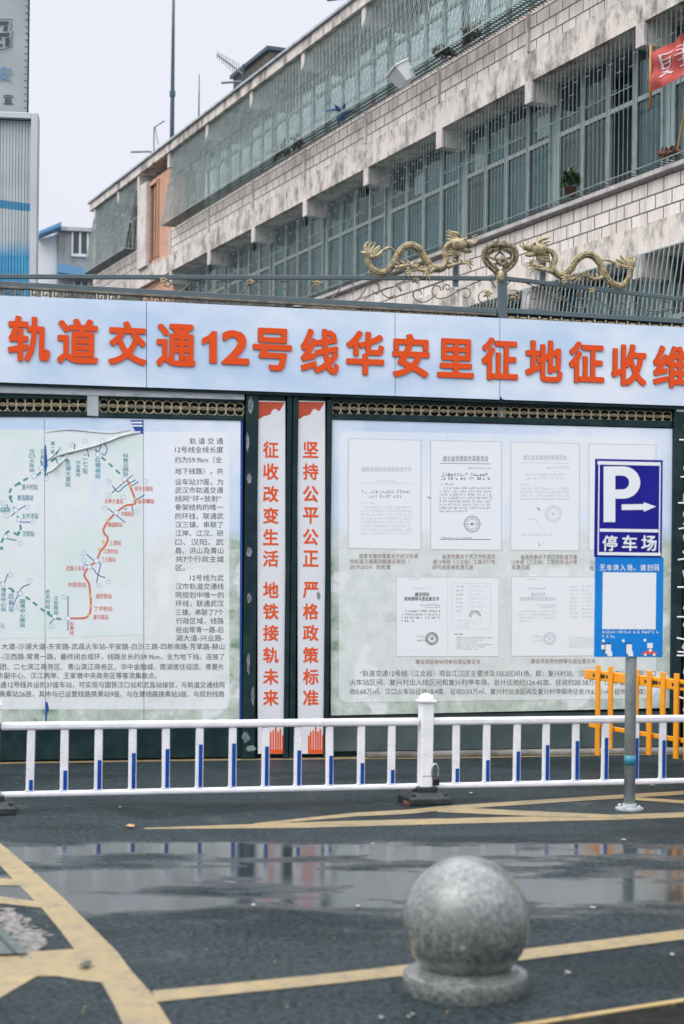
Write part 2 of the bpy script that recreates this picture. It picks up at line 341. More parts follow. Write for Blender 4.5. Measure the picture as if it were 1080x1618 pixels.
# ------------------------------------------------------------------ mesh collector
class Thing:
    def __init__(s, name, label, cat, fr, x=0, y=0, z=0, group=None):
        s.fr = fr; s.off = Vector((x, y, z))
        o = bpy.data.objects.new(name, None); S.collection.objects.link(o); o.empty_display_size = .2
        o.location = fr.w(x, y, z); o.rotation_euler = (0, 0, fr.a)
        o['label'] = label; o['category'] = cat
        if group: o['group'] = group
        s.o = o
class MB:
    def __init__(s): s.v = []; s.f = []; s.m = []
    def add(s, vs, fs, m=0):
        n = len(s.v); s.v += [tuple(q) for q in vs]; s.f += [tuple(i + n for i in f) for f in fs]; s.m += [m] * len(fs); return s
    def box(s, x0, x1, y0, y1, z0, z1, m=0):
        return s.add([(x, y, z) for z in (z0, z1) for y in (y0, y1) for x in (x0, x1)],
                     [(0, 2, 3, 1), (4, 5, 7, 6), (0, 1, 5, 4), (2, 6, 7, 3), (0, 4, 6, 2), (1, 3, 7, 5)], m)
    def hexa(s, c, y0, y1, m=0):        # four (x,z) corners bl, br, tr, tl extruded in y
        return s.prism(c, y0, y1, m)
    def prism(s, poly, y0, y1, m=0, mside=None):
        n = len(poly); vs = [(x, y0, z) for x, z in poly] + [(x, y1, z) for x, z in poly]
        s.add(vs, [tuple(range(n)), tuple(range(2 * n - 1, n - 1, -1))], m)
        k = len(s.v) - 2 * n
        for i in range(n):
            j = (i + 1) % n; s.f.append((k + i, k + n + i, k + n + j, k + j)); s.m.append(m if mside is None else mside)
        return s
    def sheet(s, poly, y, m=0): return s.add([(x, y, z) for x, z in poly], [tuple(range(len(poly)))], m)
    def tube(s, pts, r, n=6, m=0, cap=True, flat=None):
        pts = [Vector(p) for p in pts]; k = len(s.v); L = len(pts)
        rs = r if isinstance(r, (list, tuple)) else [r] * L
        prev = None
        for i, p in enumerate(pts):
            d = (pts[min(i + 1, L - 1)] - pts[max(i - 1, 0)]).normalized()
            if prev is None:
                a = Vector((0, 1, 0)) if abs(d.y) < .9 else Vector((1, 0, 0))
                u = (a - d * a.dot(d)).normalized()
            else: u = (prev - d * prev.dot(d)).normalized()
            prev = u; w = d.cross(u)
            for q in range(n):
                t = 2 * math.pi * q / n + math.pi / n
                s.v.append(tuple(p + (u * math.cos(t) * (flat or 1) + w * math.sin(t)) * rs[i]))
        for i in range(L - 1):
            for q in range(n):
                s.f.append((k + i * n + q, k + i * n + (q + 1) % n, k + (i + 1) * n + (q + 1) % n, k + (i + 1) * n + q)); s.m.append(m)
        if cap:
            s.f.append(tuple(range(k + n - 1, k - 1, -1))); s.m.append(m)
            s.f.append(tuple(range(k + (L - 1) * n, k + L * n))); s.m.append(m)
        return s
    def lathe(s, prof, n=32, c=(0, 0, 0), m=0):
        k = len(s.v); L = len(prof)
        for r, z in prof:
            for q in range(n):
                t = 2 * math.pi * q / n; s.v.append((c[0] + r * math.cos(t), c[1] + r * math.sin(t), c[2] + z))
        for i in range(L - 1):
            for q in range(n):
                s.f.append((k + i * n + q, k + i * n + (q + 1) % n, k + (i + 1) * n + (q + 1) % n, k + (i + 1) * n + q)); s.m.append(m)
        s.f.append(tuple(range(k + n - 1, k - 1, -1))); s.m.append(m); s.f.append(tuple(range(k + (L - 1) * n, k + L * n))); s.m.append(m)
        return s
    def ribbon(s, pts, w, y, m=0, closed=False):      # flat line of width w on the plane y
        P = [Vector((a, b)) for a, b in pts]; L = len(P); k = len(s.v)
        for i in range(L):
            a = P[i - 1] if (i or closed) else P[i]; b = P[(i + 1) % L] if (i < L - 1 or closed) else P[i]
            d = (b - a); d = d.normalized() if d.length > 1e-9 else Vector((1, 0)); n_ = Vector((-d.y, d.x)) * w / 2
            s.v.append((P[i].x + n_.x, y, P[i].y + n_.y)); s.v.append((P[i].x - n_.x, y, P[i].y - n_.y))
        for i in range(L if closed else L - 1):
            a = k + 2 * i; b = k + 2 * ((i + 1) % L); s.f.append((a, a + 1, b + 1, b)); s.m.append(m)
        return s
    def text(s, body, x0, x1, z0, z1, y, m=0, bold=0.0, ext=0.0, depth=0.0, mside=None, h=None):
        """letters fitted to a box of the plane y; with h the height of a full square character is h, standing on z0"""
        vs, fs, ns, bb = glyphs(body, 0, ext); sx_ = (x1 - x0) / max(1e-6, bb[1] - bb[0])
        if h: sz = h; zb = z0 + .12 * h; oz = 0
        else: sz = (z1 - z0) / max(1e-6, bb[3] - bb[2]); zb = z0; oz = bb[2]
        hb_ = bold * .72
        if bold: sx_ = (x1 - x0) / (bb[1] - bb[0] + 2 * hb_); sz = (z1 - z0) / (bb[3] - bb[2] + 2 * hb_)
        sh = [(0, 0)] if not bold else [(1.2, 0), (-1.2, 0), (0, 1.2), (0, -1.2), (1, 1), (-1, 1), (1, -1), (-1, -1)] if ext else [(1, 1), (-1, 1), (1, -1), (-1, -1)]
        for q, (du, dv) in enumerate(sh):      # heavier strokes: the outline laid again a hair to each side
            k = len(s.v)
            for a, b, c in vs: s.v.append((x0 + (a - bb[0] + (1 + du) * hb_ * (1 if bold else 0)) * sx_, y - (c / ext * depth if ext else 0) - .00012 * q, zb + (b - oz + (1 + dv) * hb_ * (1 if bold else 0)) * sz))
            for f, nz_ in zip(fs, ns):
                s.f.append(tuple(i + k for i in f)); s.m.append(m if (mside is None or nz_ > .5) else mside)
        return s
    def build(s, name, mats, parent=None, fr=None, smooth=False, bev=0, off=None, label=None, fix=True):
        me = bpy.data.meshes.new(name)
        T = parent if isinstance(parent, Thing) else None
        d = off if off is not None else (T.off if T else (parent.get('_off') if parent is not None else Vector()))
        d = Vector(d) if d is not None else Vector()
        me.from_pydata([(a - d.x, b - d.y, c - d.z) for a, b, c in s.v], [], s.f)
        for q in (mats if isinstance(mats, (list, tuple)) else [mats]): me.materials.append(M[q])
        me.polygons.foreach_set('material_index', s.m)
        if fix:
            bm = bmesh.new(); bm.from_mesh(me); bmesh.ops.recalc_face_normals(bm, faces=bm.faces); bm.to_mesh(me); bm.free()
        if smooth: me.polygons.foreach_set('use_smooth', [True] * len(me.polygons))
        o = bpy.data.objects.new(name, me); S.collection.objects.link(o)
        if T: o.parent = T.o
        elif parent is not None: o.parent = parent
        elif fr: o.location = fr.o; o.rotation_euler = (0, 0, fr.a)
        if T or parent is not None: OFF[o.name] = d.copy()
        if bev:
            b = o.modifiers.new('bevel', 'BEVEL'); b.width = bev; b.segments = 2; b.limit_method = 'ANGLE'
        if label: o['label'] = label
        return o
OFF = {}
def sub(mb, name, mats, par, **k): return mb.build(name, mats, par, off=OFF[par.name], **k)
def structure(o): o['kind'] = 'structure'; return o
def smoothline(pts, n=6):
    P = [Vector(p) for p in pts]; out_ = []
    for i in range(len(P) - 1):
        a, b, c, d = P[max(i - 1, 0)], P[i], P[i + 1], P[min(i + 2, len(P) - 1)]
        for q in range(n):
            t = q / n
            out_.append(.5 * ((2 * b) + (c - a) * t + (2 * a - 5 * b + 4 * c - d) * t * t + (3 * b - a - 3 * c + d) * t ** 3))
    out_.append(P[-1]); return out_

# ================================================================== THE GROUND
g = MB(); g.add([(-90, -6, 0), (90, -6, 0), (90, 160, 0), (-90, 160, 0)], [(0, 1, 2, 3)])
structure(g.build('road', 'asphalt', fr=F0))
def gp(pts, z): return [tuple(ground(a, b, z)) for a, b in pts]
def marking(polys, name='road_marking', z=.004, m='yellow'):
    q = MB()
    for p in polys:
        vs = gp(p, z); q.add(vs, [tuple(range(len(vs)))])
    return structure(q.build(name, m, fr=F0))
def strip(top, bot): return list(top) + list(reversed(bot))
# yellow lines: each on its own level where they cross
marking([strip([(228, 1308), (480, 1299), (660, 1294), (810, 1290.5), (974, 1287), (1120, 1282), (1300, 1276)],
               [(228, 1310), (480, 1308), (660, 1303), (810, 1299), (974, 1295), (1120, 1290), (1300, 1285)])], z=.0015)
marking([strip([(400, 1301), (560, 1284), (645, 1279), (705, 1273), (907, 1260), (1120, 1247), (1300, 1236)],
               [(400, 1304), (560, 1290), (645, 1286), (705, 1279.5), (907, 1266), (1120, 1253), (1300, 1242)])], z=.0025)
marking([strip([(690, 1274), (830, 1281), (985, 1288)], [(690, 1283), (830, 1289), (985, 1293)])], z=.0035)
marking([strip([(985, 1258.5), (1120, 1267), (1250, 1276)], [(985, 1263), (1120, 1272), (1250, 1281)])], z=.0035)
marking([strip([(-200, 1205.5), (0, 1203), (190, 1200.5), (400, 1197.5), (560, 1196), (760, 1194.5), (955, 1190.5), (1200, 1186)],
               [(-200, 1210), (0, 1207), (190, 1204), (400, 1201), (560, 1199.5), (760, 1197.5), (955, 1193.5), (1200, 1189)])], z=.0015)
outer = [(-220, 1225), (-60, 1298), (0, 1332), (50, 1374), (100, 1419), (145, 1464), (185, 1504), (209, 1536), (238, 1568), (270, 1618), (330, 1720)]
inner = [(-220, 1250), (-60, 1326), (0, 1368), (30, 1399), (65, 1434), (95, 1470), (119, 1502), (160, 1552), (178, 1584), (194, 1618), (230, 1720)]
marking([strip(outer, inner)], z=.0015)
marking([[(-30, 1386), (22, 1389), (32, 1399), (-30, 1399)], [(-30, 1414), (0, 1416), (56, 1424), (72, 1435), (0, 1427), (-30, 1424)]], z=.0025)
marking([[(-80, 1512), (0, 1510), (60, 1503), (119, 1499), (166, 1553), (124, 1548), (90, 1542), (58, 1542), (0, 1576), (-80, 1620)]], z=.0030)
marking([strip([(240, 1565.5), (330, 1557), (540, 1536), (670, 1521), (810, 1502), (1080, 1468.5), (1300, 1443)],
               [(245, 1583), (330, 1574), (540, 1552.5), (670, 1538), (810, 1519), (1080, 1484), (1300, 1458)])], z=.0035)
# low kerb of the pavement in front (bottom right corner)
ka, kb = ground(760, 1626, .06), ground(1200, 1558, .06)
fk = Frame(ka, math.atan2(kb.y - ka.y, kb.x - ka.x)); kl = (kb - ka).length + 1.2
q = MB(); q.box(-.9, kl, -.026, 0, -.02, .06, 0); structure(q.build('kerb_edge', 'yellowk', fr=fk, bev=.004))
q = MB(); px_ = -.9
for i in range(6):
    q.box(px_, px_ + .565, -.30, -.028, -.02, .057, 0); px_ += .58
structure(q.build('kerb', 'kerbd', fr=fk, bev=.008))
# drain in the bottom-left corner
q = MB(); vs = gp([(-40, 1455), (0, 1463), (45, 1506), (-40, 1509)], .012); q.add(vs, [(0, 1, 2, 3)])
T = Thing('drain_cover', 'grey green metal drain cover beside broken concrete at the corner of the yellow hatching', 'drain cover', F0, *ground(5, 1490))
q.build('plate', 'grate', T)
q = MB(); q.add(gp([(-20, 1467), (0, 1476), (26, 1503), (22, 1506), (-2, 1480), (-20, 1471)], .016), [(0, 1, 2, 3, 4, 5)]); q.build('slot', 'black', T)
q = MB(); rr_ = random.Random(3)
for i in range(330):
    t = rr_.random(); cxp, cyp = 0 + 62 * t, 1440 + 58 * t
    w_ = rr_.gauss(0, 7); c = ground(cxp + w_, cyp - w_ * 1.1); s_ = rr_.uniform(.008, .03)
    a = rr_.random() * 3; n = 5
    bt = [(c.x + s_ * math.cos(a + 1.2566 * j) * rr_.uniform(.7, 1.2), c.y + s_ * math.sin(a + 1.2566 * j) * rr_.uniform(.7, 1.2)) for j in range(n)]
    q.add([(x, y, .002) for x, y in bt] + [(x * .5 + c.x * .5, y * .5 + c.y * .5, s_ * .16) for x, y in bt],
          [tuple(range(n, 2 * n))] + [(j, (j + 1) % n, n + (j + 1) % n, n + j) for j in range(n)])
o = q.build('broken_concrete_rubble', 'rubble', fr=F0); o['kind'] = 'stuff'; o['label'] = 'crumbled grey concrete around the drain cover'; o['category'] = 'rubble'
# fallen petals, grit and leaves
q = MB()
def scrap(q, px, py, s_, m, z=.012):
    c = ground(px, py, z); a = random.random() * 6.28; vs = []
    for j in range(7):
        t = a + j * .8976; r_ = s_ * (.55 + .45 * abs(math.cos(j * .8976 - .4))) * random.uniform(.8, 1.1)
        vs.append((c.x + r_ * math.cos(t), c.y + r_ * math.sin(t) * 1.6, z + random.uniform(0, .3) * s_))
    q.add(vs + [(c.x, c.y, z + s_ * .35)], [(j, (j + 1) % 7, 7) for j in range(7)], m)
for px, py, s_ in [(897, 1536, .015), (1062, 1508, .013), (744, 1253, .020), (565, 1431, .014), (320, 1248, .02), (936, 1434, .018), (190, 1275, .014), (588, 1333, .012),
                   (652, 1602, .010), (645, 1606, .008), (602, 1607, .010), (400, 1430, .015), (205, 1305, .014), (1030, 1241, .02), (985, 1327, .018)]:
    scrap(q, px, py, s_, 0)
for i in range(200):
    py = random.choice((random.uniform(1215, 1330), random.uniform(1250, 1610))); scrap(q, random.uniform(-20, 1100), py, random.uniform(.002, .006), random.choice((0, 0, 1, 2)), .006)
o = q.build('road_litter', ['petal', 'leafy', 'clutter'], fr=F0); o['kind'] = 'stuff'; o['label'] = 'pale petals and grit scattered over the wet asphalt'; o['category'] = 'litter'
for px, py, lb in [(206, 1305, 'small yellow dead leaf lying left of the thin yellow wedge line'), (135, 1524, 'dark crushed leaf on the yellow hatching by the drain')]:
    q = MB(); scrap(q, px, py, .035, 0, .014); o = q.build('dead_leaf', 'leafy' if px > 180 else 'clutter', fr=F0); o['label'] = lb; o['category'] = 'leaf'

# ================================================================== STONE BOLLARD
c = ground(735, 1566)
T = Thing('stone_bollard', 'round grey stone ball bollard on a stepped disc base in the foreground', 'bollard', F0, c.x, c.y, 0)
sc = 2700 / c.y                                      # pixels per metre at its distance
R = 100.5 / sc
zc = CAMZ - (1454 - 894) / sc
q = MB(); prof = []
for i in range(33):
    t = -math.pi / 2 + math.pi * i / 32; r_ = R * math.cos(t); z_ = R * math.sin(t)
    if z_ < -R * .80: continue
    prof.append((max(r_, .002), z_))
q.lathe(prof, 56, (c.x, c.y, zc)); q.build('ball', 'stone', T, smooth=True)
zb = zc - R * .84; q = MB(); rb = 99 / sc
q.lathe([(rb * .985, 0), (rb, .006), (rb, .066), (rb * .985, .076), (rb * .955, .080), (rb * .86, .081), (rb * .845, .083), (rb * .84, .093), (rb * .82, .096), (rb * .73, .097), (rb * .71, .099), (rb * .70, .105), (rb * .60, .106), (rb * .5, .08)], 56, (c.x, c.y, 0))
q.build('base', 'stone', T, smooth=True).modifiers.new('edge', 'EDGE_SPLIT').split_angle = math.radians(35)

# ================================================================== WHITE CROWD BARRIER
def bp(px, py, yo=0): return FB.p(px, py, yo)
def barrier_post(px, lb, foot_py):
    x = bp(px, 1200)[0]
    T = Thing('barrier_post', lb, 'barrier post', FB, x, 0, 0, 'posts of the white barrier')
    h = .125; b = MB(); b.box(x - .043, x + .043, -.048, .048, .085, .70); o = b.build('post_body', 'white_steel', T, bev=.006)
    b = MB(); b.box(x - .036, x + .036, -.0495, -.0478, .188, .192); sub(b, 'joint_line', 'seam', o)
    b = MB(); b.box(x - .060, x + .060, -.060, .060, .70, .714)
    b.lathe([(.058, .714), (.054, .728), (.043, .745), (.025, .757), (.003, .762)], 24, (x, 0, 0)); b.build('cap', 'white_steel', T, bev=.003)
    b = MB(); b.box(x - .072, x + .072, -.072, .072, .075, .115); b.build('foot_collar', 'rubber', T, bev=.006)
    b = MB(); a_, c_ = .150, .098
    vs = [(x + sx_ * a_, sy * a_, 0) for sx_, sy in ((-1, -1), (1, -1), (1, 1), (-1, 1))] + [(x + sx_ * a_, sy * a_, .045) for sx_, sy in ((-1, -1), (1, -1), (1, 1), (-1, 1))] + [(x + sx_ * c_, sy * c_, .080) for sx_, sy in ((-1, -1), (1, -1), (1, 1), (-1, 1))]
    b.add(vs, [(0, 3, 2, 1), (0, 1, 5, 4), (1, 2, 6, 5), (2, 3, 7, 6), (3, 0, 4, 7), (4, 5, 9, 8), (5, 6, 10, 9), (6, 7, 11, 10), (7, 4, 8, 11), (8, 9, 10, 11)])
    o = b.build('foot_block', 'rubber', T, bev=.008)
    b = MB()
    for sx_ in (-1, 1): b.lathe([(.016, .058), (.016, .074), (.008, .08)], 10, (x + sx_ * .115, -.115, 0))
    sub(b, 'bolt', 'black', o)
    T.o.rotation_euler = (0, math.radians(.35 if px > 0 else -.5), FB.a + math.radians(2.0 if px > 0 else -3))
    return x, T
x1, TP = barrier_post(671, 'white barrier post on a black rubber foot, in the middle of the white barrier', 1268)
x0, _ = barrier_post(-11, 'white barrier post with black foot cut off at the photo edge under the map board', 1288)
x2 = x1 + (x1 - x0)
b = MB(); b.box(x1 - .172, x1 - .152, -.14, -.04, .002, .022); b.build('rust_patch', 'rust', TP)
# padlock and chain hanging at the middle post
lx = x1 + .060
b = MB(); pts = [(lx + .024 * math.cos(t), -.05, .215 + .06 * math.sin(t)) for t in [math.radians(a) for a in range(-40, 221, 20)]]
T = Thing('padlock', 'black padlock with a steel loop hanging beside the middle white post', 'padlock', FB, lx, -.05, .13)
b.tube(pts, .006, 6); b.build('shackle', 'chrome', T, smooth=True)
b = MB(); b.box(lx - .016, lx + .028, -.07, -.035, .125, .175); b.build('lock_body', 'lock', T, bev=.008)
def barrier(xa, xb, pxs, blues, lb):
    T = Thing('crowd_barrier', lb, 'barrier', FB, (xa + xb) / 2, 0, 0, 'white barrier panels')
    zt, zb_ = .515, .100
    zt = bp(400, 1143)[1]; zb_ = bp(400, 1247.5)[1]
    b = MB(); b.box(xa + .045, xb - .045, -.024, .024, zt - .026, zt + .026); b.build('top_rail', 'white_steel', T, bev=.016)
    b = MB(); b.box(xa + .045, xb - .045, -.022, .022, zb_ - .019, zb_ + .019); b.build('bottom_rail', 'white_steel', T, bev=.013)
    for x, hb in zip(pxs, blues):
        b = MB(); ln = random.gauss(0, .0025); b.prism([(x - .0265, zb_ + .019), (x + .0265, zb_ + .019), (x + .0265 + ln, zt - .026), (x - .0265 + ln, zt - .026)], -.014, .014); o = b.build('baluster', 'white_steel', T, bev=.007)
        b = MB(); b.box(x - .006, x + .020, -.0162, -.0142, zb_ + .021, zb_ + .019 + hb); sub(b, 'reflective_strip', 'blue_tape', o)
        b = MB(); b.box(x - .03, x + .03, -.018, .018, zb_ + .0185, zb_ + .024); sub(b, 'socket', 'white_steel', o)
LP = [(47, 1231), (101, 1216.5), (155, 1200), (209, 1189), (262, 1182.5), (314.5, 1175.5), (367, 1174), (419, 1179), (470, 1185), (520.5, 1193.5), (570, 1205), (618, 1216)]
RP = [(720, 1214), (768, 1200.5), (816, 1187), (862, 1177), (909, 1170.5), (955, 1165.5), (1003, 1166), (1046, 1169.5), (1090, 1180), (1133, 1189), (1175, 1200), (1217, 1210)]
def bl(L):
    zb_ = bp(400, 1247.5)[1] + .019; xs = [bp(a, 1200)[0] for a, _ in L]; hs_ = []
    for a, yb in L:
        bt = 1250.5 - (a / 1080) * 21.0; hs_.append(max(.05, (bt - yb) / (2700 / (FB.o.y + FB.ex.y * bp(a, 1200)[0]))))
    return xs, hs_
xs, hs_ = bl(LP); barrier(x0, x1, xs, hs_, 'white barrier panel with blue strips, left of the middle post, below the map board')
xs, hs_ = bl(RP); barrier(x1, x2, xs, hs_, 'white barrier panel with blue strips, right of the middle post, behind the parking sign')
_p, _T = barrier_post(671, 'white barrier post at the right end of the barrier, beyond the parking sign', 1268)
_T.o.location = FB.w(x2, 0, 0)

# ================================================================== PARKING SIGN
def sp(px, py, yo=-.05): return FS.p(px, py, yo)
T = Thing('parking_sign', 'blue parking sign with white P and arrow on a grey galvanised pole', 'sign', FS, 0, 0, 0)
b = MB(); zt = sp(994, 800)[1]; b.tube([(0, 0, .01), (0, 0, zt)], .0385, 24); o = b.build('pole', 'galv', T, smooth=True)
b = MB(); zz = sp(994, 1202)[1]; b.tube([(0, 0, zz - .035), (0, 0, zz + .032)], .0395, 24); sub(b, 'tape_band', 'teal_tape', o, smooth=True)
b = MB(); b.lathe([(.095, 0), (.095, .012), (.05, .014), (.048, .04), (.039, .042)], 24)
for i in range(4):
    a = math.radians(45 + 90 * i); b.lathe([(.014, .012), (.014, .026), (.006, .034)], 8, (.074 * math.cos(a), .074 * math.sin(a), 0))
b.build('base_flange', 'greyrail', T)
def srect(mb, x0p, y0p, x1p, y1p, yo, m=0, th=None):
    a = sp(x0p, y1p); c_ = sp(x1p, y0p)
    if th: mb.box(a[0], c_[0], yo, yo + th, a[1], c_[1], m)
    else: mb.sheet([(a[0], a[1]), (c_[0], a[1]), (c_[0], c_[1]), (a[0], c_[1])], yo, m)
b = MB(); srect(b, 938.5, 727, 1047, 880, -.052, 0, .012); o = b.build('sign_plate', 'sign_blue', T, bev=.003)
b = MB()
for r_ in ((943.5, 730.5, 1043.5, 734), (943.5, 873.5, 1043.5, 877), (943.5, 734, 947, 873.5), (1040, 734, 1043.5, 873.5), (947, 836.5, 1040, 840)): srect(b, *r_, -.0535)
sub(b, 'border', 'sign_white', o)
b = MB(); yy = -.0545
def spt(px, py): return sp(px, py)
P_out = [(953, 737)] + [(985 + 26 * math.sin(math.radians(t)), 762.5 - 25.5 * math.cos(math.radians(t))) for t in range(0, 181, 12)] + [(971.5, 788), (971.5, 825), (953, 825)]
P_in = [(971.5, 751.5)] + [(983 + 11.5 * math.sin(math.radians(t)), 762.5 - 11 * math.cos(math.radians(t))) for t in range(0, 181, 15)] + [(971.5, 773.5)]
# the letter P as strips: stem plus bowl
b.sheet([spt(*p) for p in ((953, 825), (971.5, 825), (971.5, 737), (953, 737))], yy)
bo = [(971.5, 737)] + [(984 + 27 * math.sin(math.radians(t)), 762.5 - 25.5 * math.cos(math.radians(t))) for t in range(0, 181, 12)] + [(971.5, 788)]
bi = [(971.5, 751.5)] + [(982 + 11.5 * math.sin(math.radians(t)), 762.5 - 11 * math.cos(math.radians(t))) for t in range(0, 181, 12)] + [(971.5, 773.5)]
for i in range(len(bo) - 1): b.sheet([spt(*bo[i]), spt(*bi[i]), spt(*bi[i + 1]), spt(*bo[i + 1])], yy)
sub(b, 'letter_p', 'sign_white', o)
b = MB(); b.sheet([spt(*p) for p in ((981.5, 806), (1016.5, 805.5), (1016.5, 808.5), (1036, 800.5), (1016.5, 793.5), (1016.5, 796.5), (981.5, 797))], yy); sub(b, 'arrow', 'sign_white', o)
def stext(mb, body, x0p, x1p, ytop, ybot, yo, m=0, bold=0.0, **k):
    a = sp(x0p, ybot); c_ = sp(x1p, ytop); mb.text(body, a[0], c_[0], a[1], c_[1], yo, m, bold, **k)
b = MB()
for ch, xa, xb in (('停', 951, 975), ('车', 982, 1006), ('场', 1012.5, 1037)): stext(b, ch, xa, xb, 846, 870.5, yy, 0, .024)
sub(b, 'lettering', 'sign_white', o)
b = MB(); srect(b, 938.5, 881, 1048.5, 1038, -.050, 0, .010); o = b.build('notice_plate', 'sign_sky', T, bev=.002)
b = MB(); yy = -.0515
for ch, xa, xb in (('无', 947, 956), ('车', 958, 967), ('牌', 969, 977), ('入', 979, 988), ('场', 990, 999), ('，', 1001, 1003), ('请', 1011, 1020), ('扫', 1022, 1031), ('码', 1032.5, 1041)):
    stext(b, ch, xa, xb, (892 if ch != '，' else 898), 902, yy, 0, .02)
srect(b, 951, 905, 1036.5, 994, yy)
def fine_print(mb, x0p, x1p, ytop, ybot, yo, m, P, rnd):
    x = x0p; h = ybot - ytop                       # print too small to read: broken little strokes
    while x < x1p - h * .5:
        w_ = h * rnd.uniform(.55, .8)
        for k in range(4):
            if rnd.random() < .22: continue
            u0, v0 = rnd.uniform(0, .6) * w_, rnd.uniform(0, .8) * h
            if k in (0, 3): c_ = (x + u0 * .3, ytop + v0, x + w_, ytop + v0 + .17 * h)
            elif k == 1: c_ = (x + u0, ytop + v0 * .3, x + u0 + .18 * w_, ybot)
            else: c_ = (x + .1 * w_, ybot - .25 * h, x + w_ * .95, ybot - .03 * h)
            mb.sheet([P(c_[0], c_[3]), P(c_[2], c_[3]), P(c_[2], c_[1]), P(c_[0], c_[1])], yo - .0001 * k, m)
        x += h * rnd.choice((.85, .95, .95, 1.0, 1.5))
_r = random.Random(5)
fine_print(b, 951, 1041, 996, 1000.5, yy, 0, spt, _r); fine_print(b, 951, 974, 1003, 1007.3, yy, 0, spt, _r)
def disc(mb, px, py, r_, yo, m=0):
    c_ = sp(px, py); rr = r_ / 231; mb.sheet([(c_[0] + rr * math.cos(t * .52), c_[1] + rr * math.sin(t * .52)) for t in range(12)], yo, m)
for px in (953, 984.5, 1018.5): disc(b, px, 1012.5 if px < 1000 else 1011.5, 2.4, yy)
for px in (956, 989):
    srect(b, px, 1018, px + 9, 1033, yy - .001); b.sheet([sp(px + 3, 1037), sp(px + 11, 1037), sp(px + 10.5, 1030), sp(px + 7, 1025), sp(px + 3, 1033)], yy - .0016)
    srect(b, px - 1, 1017, px, 1034, yy - .001, 2); srect(b, px - 1, 1016.3, px + 9.5, 1017.6, yy - .001, 2)
srect(b, 949.5, 1019, 955, 1026, yy - .001)
srect(b, 1022, 1016, 1031, 1024, yy - .001); srect(b, 1025, 1025, 1029, 1030, yy - .0014)
b.sheet([sp(*p) for p in ((1014, 1034), (1038, 1034), (1037, 1030.5), (1032, 1029.5), (1029, 1026.5), (1022, 1026.5), (1019, 1030), (1014, 1031))], yy - .001, 1)
disc(b, 1019, 1034.5, 2.2, yy - .0018); disc(b, 1033, 1034.5, 2.2, yy - .0018)
sub(b, 'printed_notice', ['sign_white', 'sign_red', 'black'], o)
b = MB()
for py in (750, 860, 1000):
    z_ = sp(994, py)[1]; b.box(-.06, .06, -.042, .044, z_ - .016, z_ + .016)
b.build('bracket', 'galv', T)

# ================================================================== ORANGE BOOM GATE
def ap(px, py, yo=0): return FA.p(px, py, yo)
xa = ap(927, 1062)[0]; xe = ap(1112, 1068)[0]
T = Thing('boom_gate', 'orange car park boom gate with hanging pickets behind the parking sign pole', 'boom gate', FA, xe, 0, 0)
zt = ap(927, 1057.5)[1]; zb_ = ap(927, 1072.5)[1]
b = MB(); b.box(xa, xe, -.03, .03, zb_, zt); o = b.build('boom_arm', 'boom', T, bev=.006)
b = MB()
for px in (953, 1036, 1080): 
    x = ap(px, 1066)[0]; b.box(x - .07, x + .07, -.0325, -.0302, zb_ + .025, zt - .025)
    for d in (-.1, .1): b.lathe([(.001, 0), (.011, .001), (.011, .004), (.002, .006)], 8, (0, 0, 0)) if False else b.box(x + d - .012, x + d + .012, -.0325, -.0302, (zt + zb_) / 2 - .012, (zt + zb_) / 2 + .012)
sub(b, 'reflector', 'black', o)
zl = ap(932, 1145.5)[1]
b = MB(); b.box(ap(932, 1145)[0], xe - .02, -.016, .016, zl - .017, zl + .017); o2 = b.build('lower_bar', 'boom', T, bev=.004)
b = MB()
for px in (948, 965, 1002, 1030, 1052, 1074):
    x = ap(px, 1150)[0]; b.box(x - .03, x + .03, -.021, -.0165, zl - .017, zl + .010)
sub(b, 'hinge', 'rust', o2)
for px, yb in ((951, 1194), (971, 1184.5), (1011.5, 1189.5), (1032.5, 1193), (1054, 1195.5), (1075.5, 1199), (1092, 1202)):
    x = ap(px, 1120)[0]; z0_ = ap(px, yb)[1]
    b = MB(); b.box(x - .034, x + .034, -.036, -.032, z0_ + .1, zt + .05); b.box(x - .034, x + .034, .032, .036, z0_ + .1, zt + .05) if False else None
    b = MB(); b.box(x - .028, x + .028, -.052, -.0335, z0_, zt + .05); b.build('picket', 'boom', T, bev=.004)
b = MB(); b.box(xe, xe + .34, -.17, .17, 0, 1.02); o = b.build('cabinet', 'boom', T, bev=.02)
b = MB(); b.box(xe + .05, xe + .29, -.173, -.1705, .25, .85); sub(b, 'cabinet_door', 'black', o)

# ================================================================== EXHIBITION WALL (dark green steel gate)
def wp(px, py, yo=0): return FW.p(px, py, yo)
def wq(pts, yo): return [wp(a, b, yo) for a, b in pts]
def wbar(mb, quad, y0, y1, m=0, ref=None): mb.prism(wq(quad, y0 if ref is None else ref), y0, y1, m)
T = Thing('gate_wall', 'long dark green steel gate wall with gold lattice bands carrying the notice boards and title banner', 'gate wall', FW, wp(460, 1196)[0], 0, 0)
XL, XR = -170, 1230
def lin(a, b, x): return a[1] + (b[1] - a[1]) * (x - a[0]) / (b[0] - a[0])
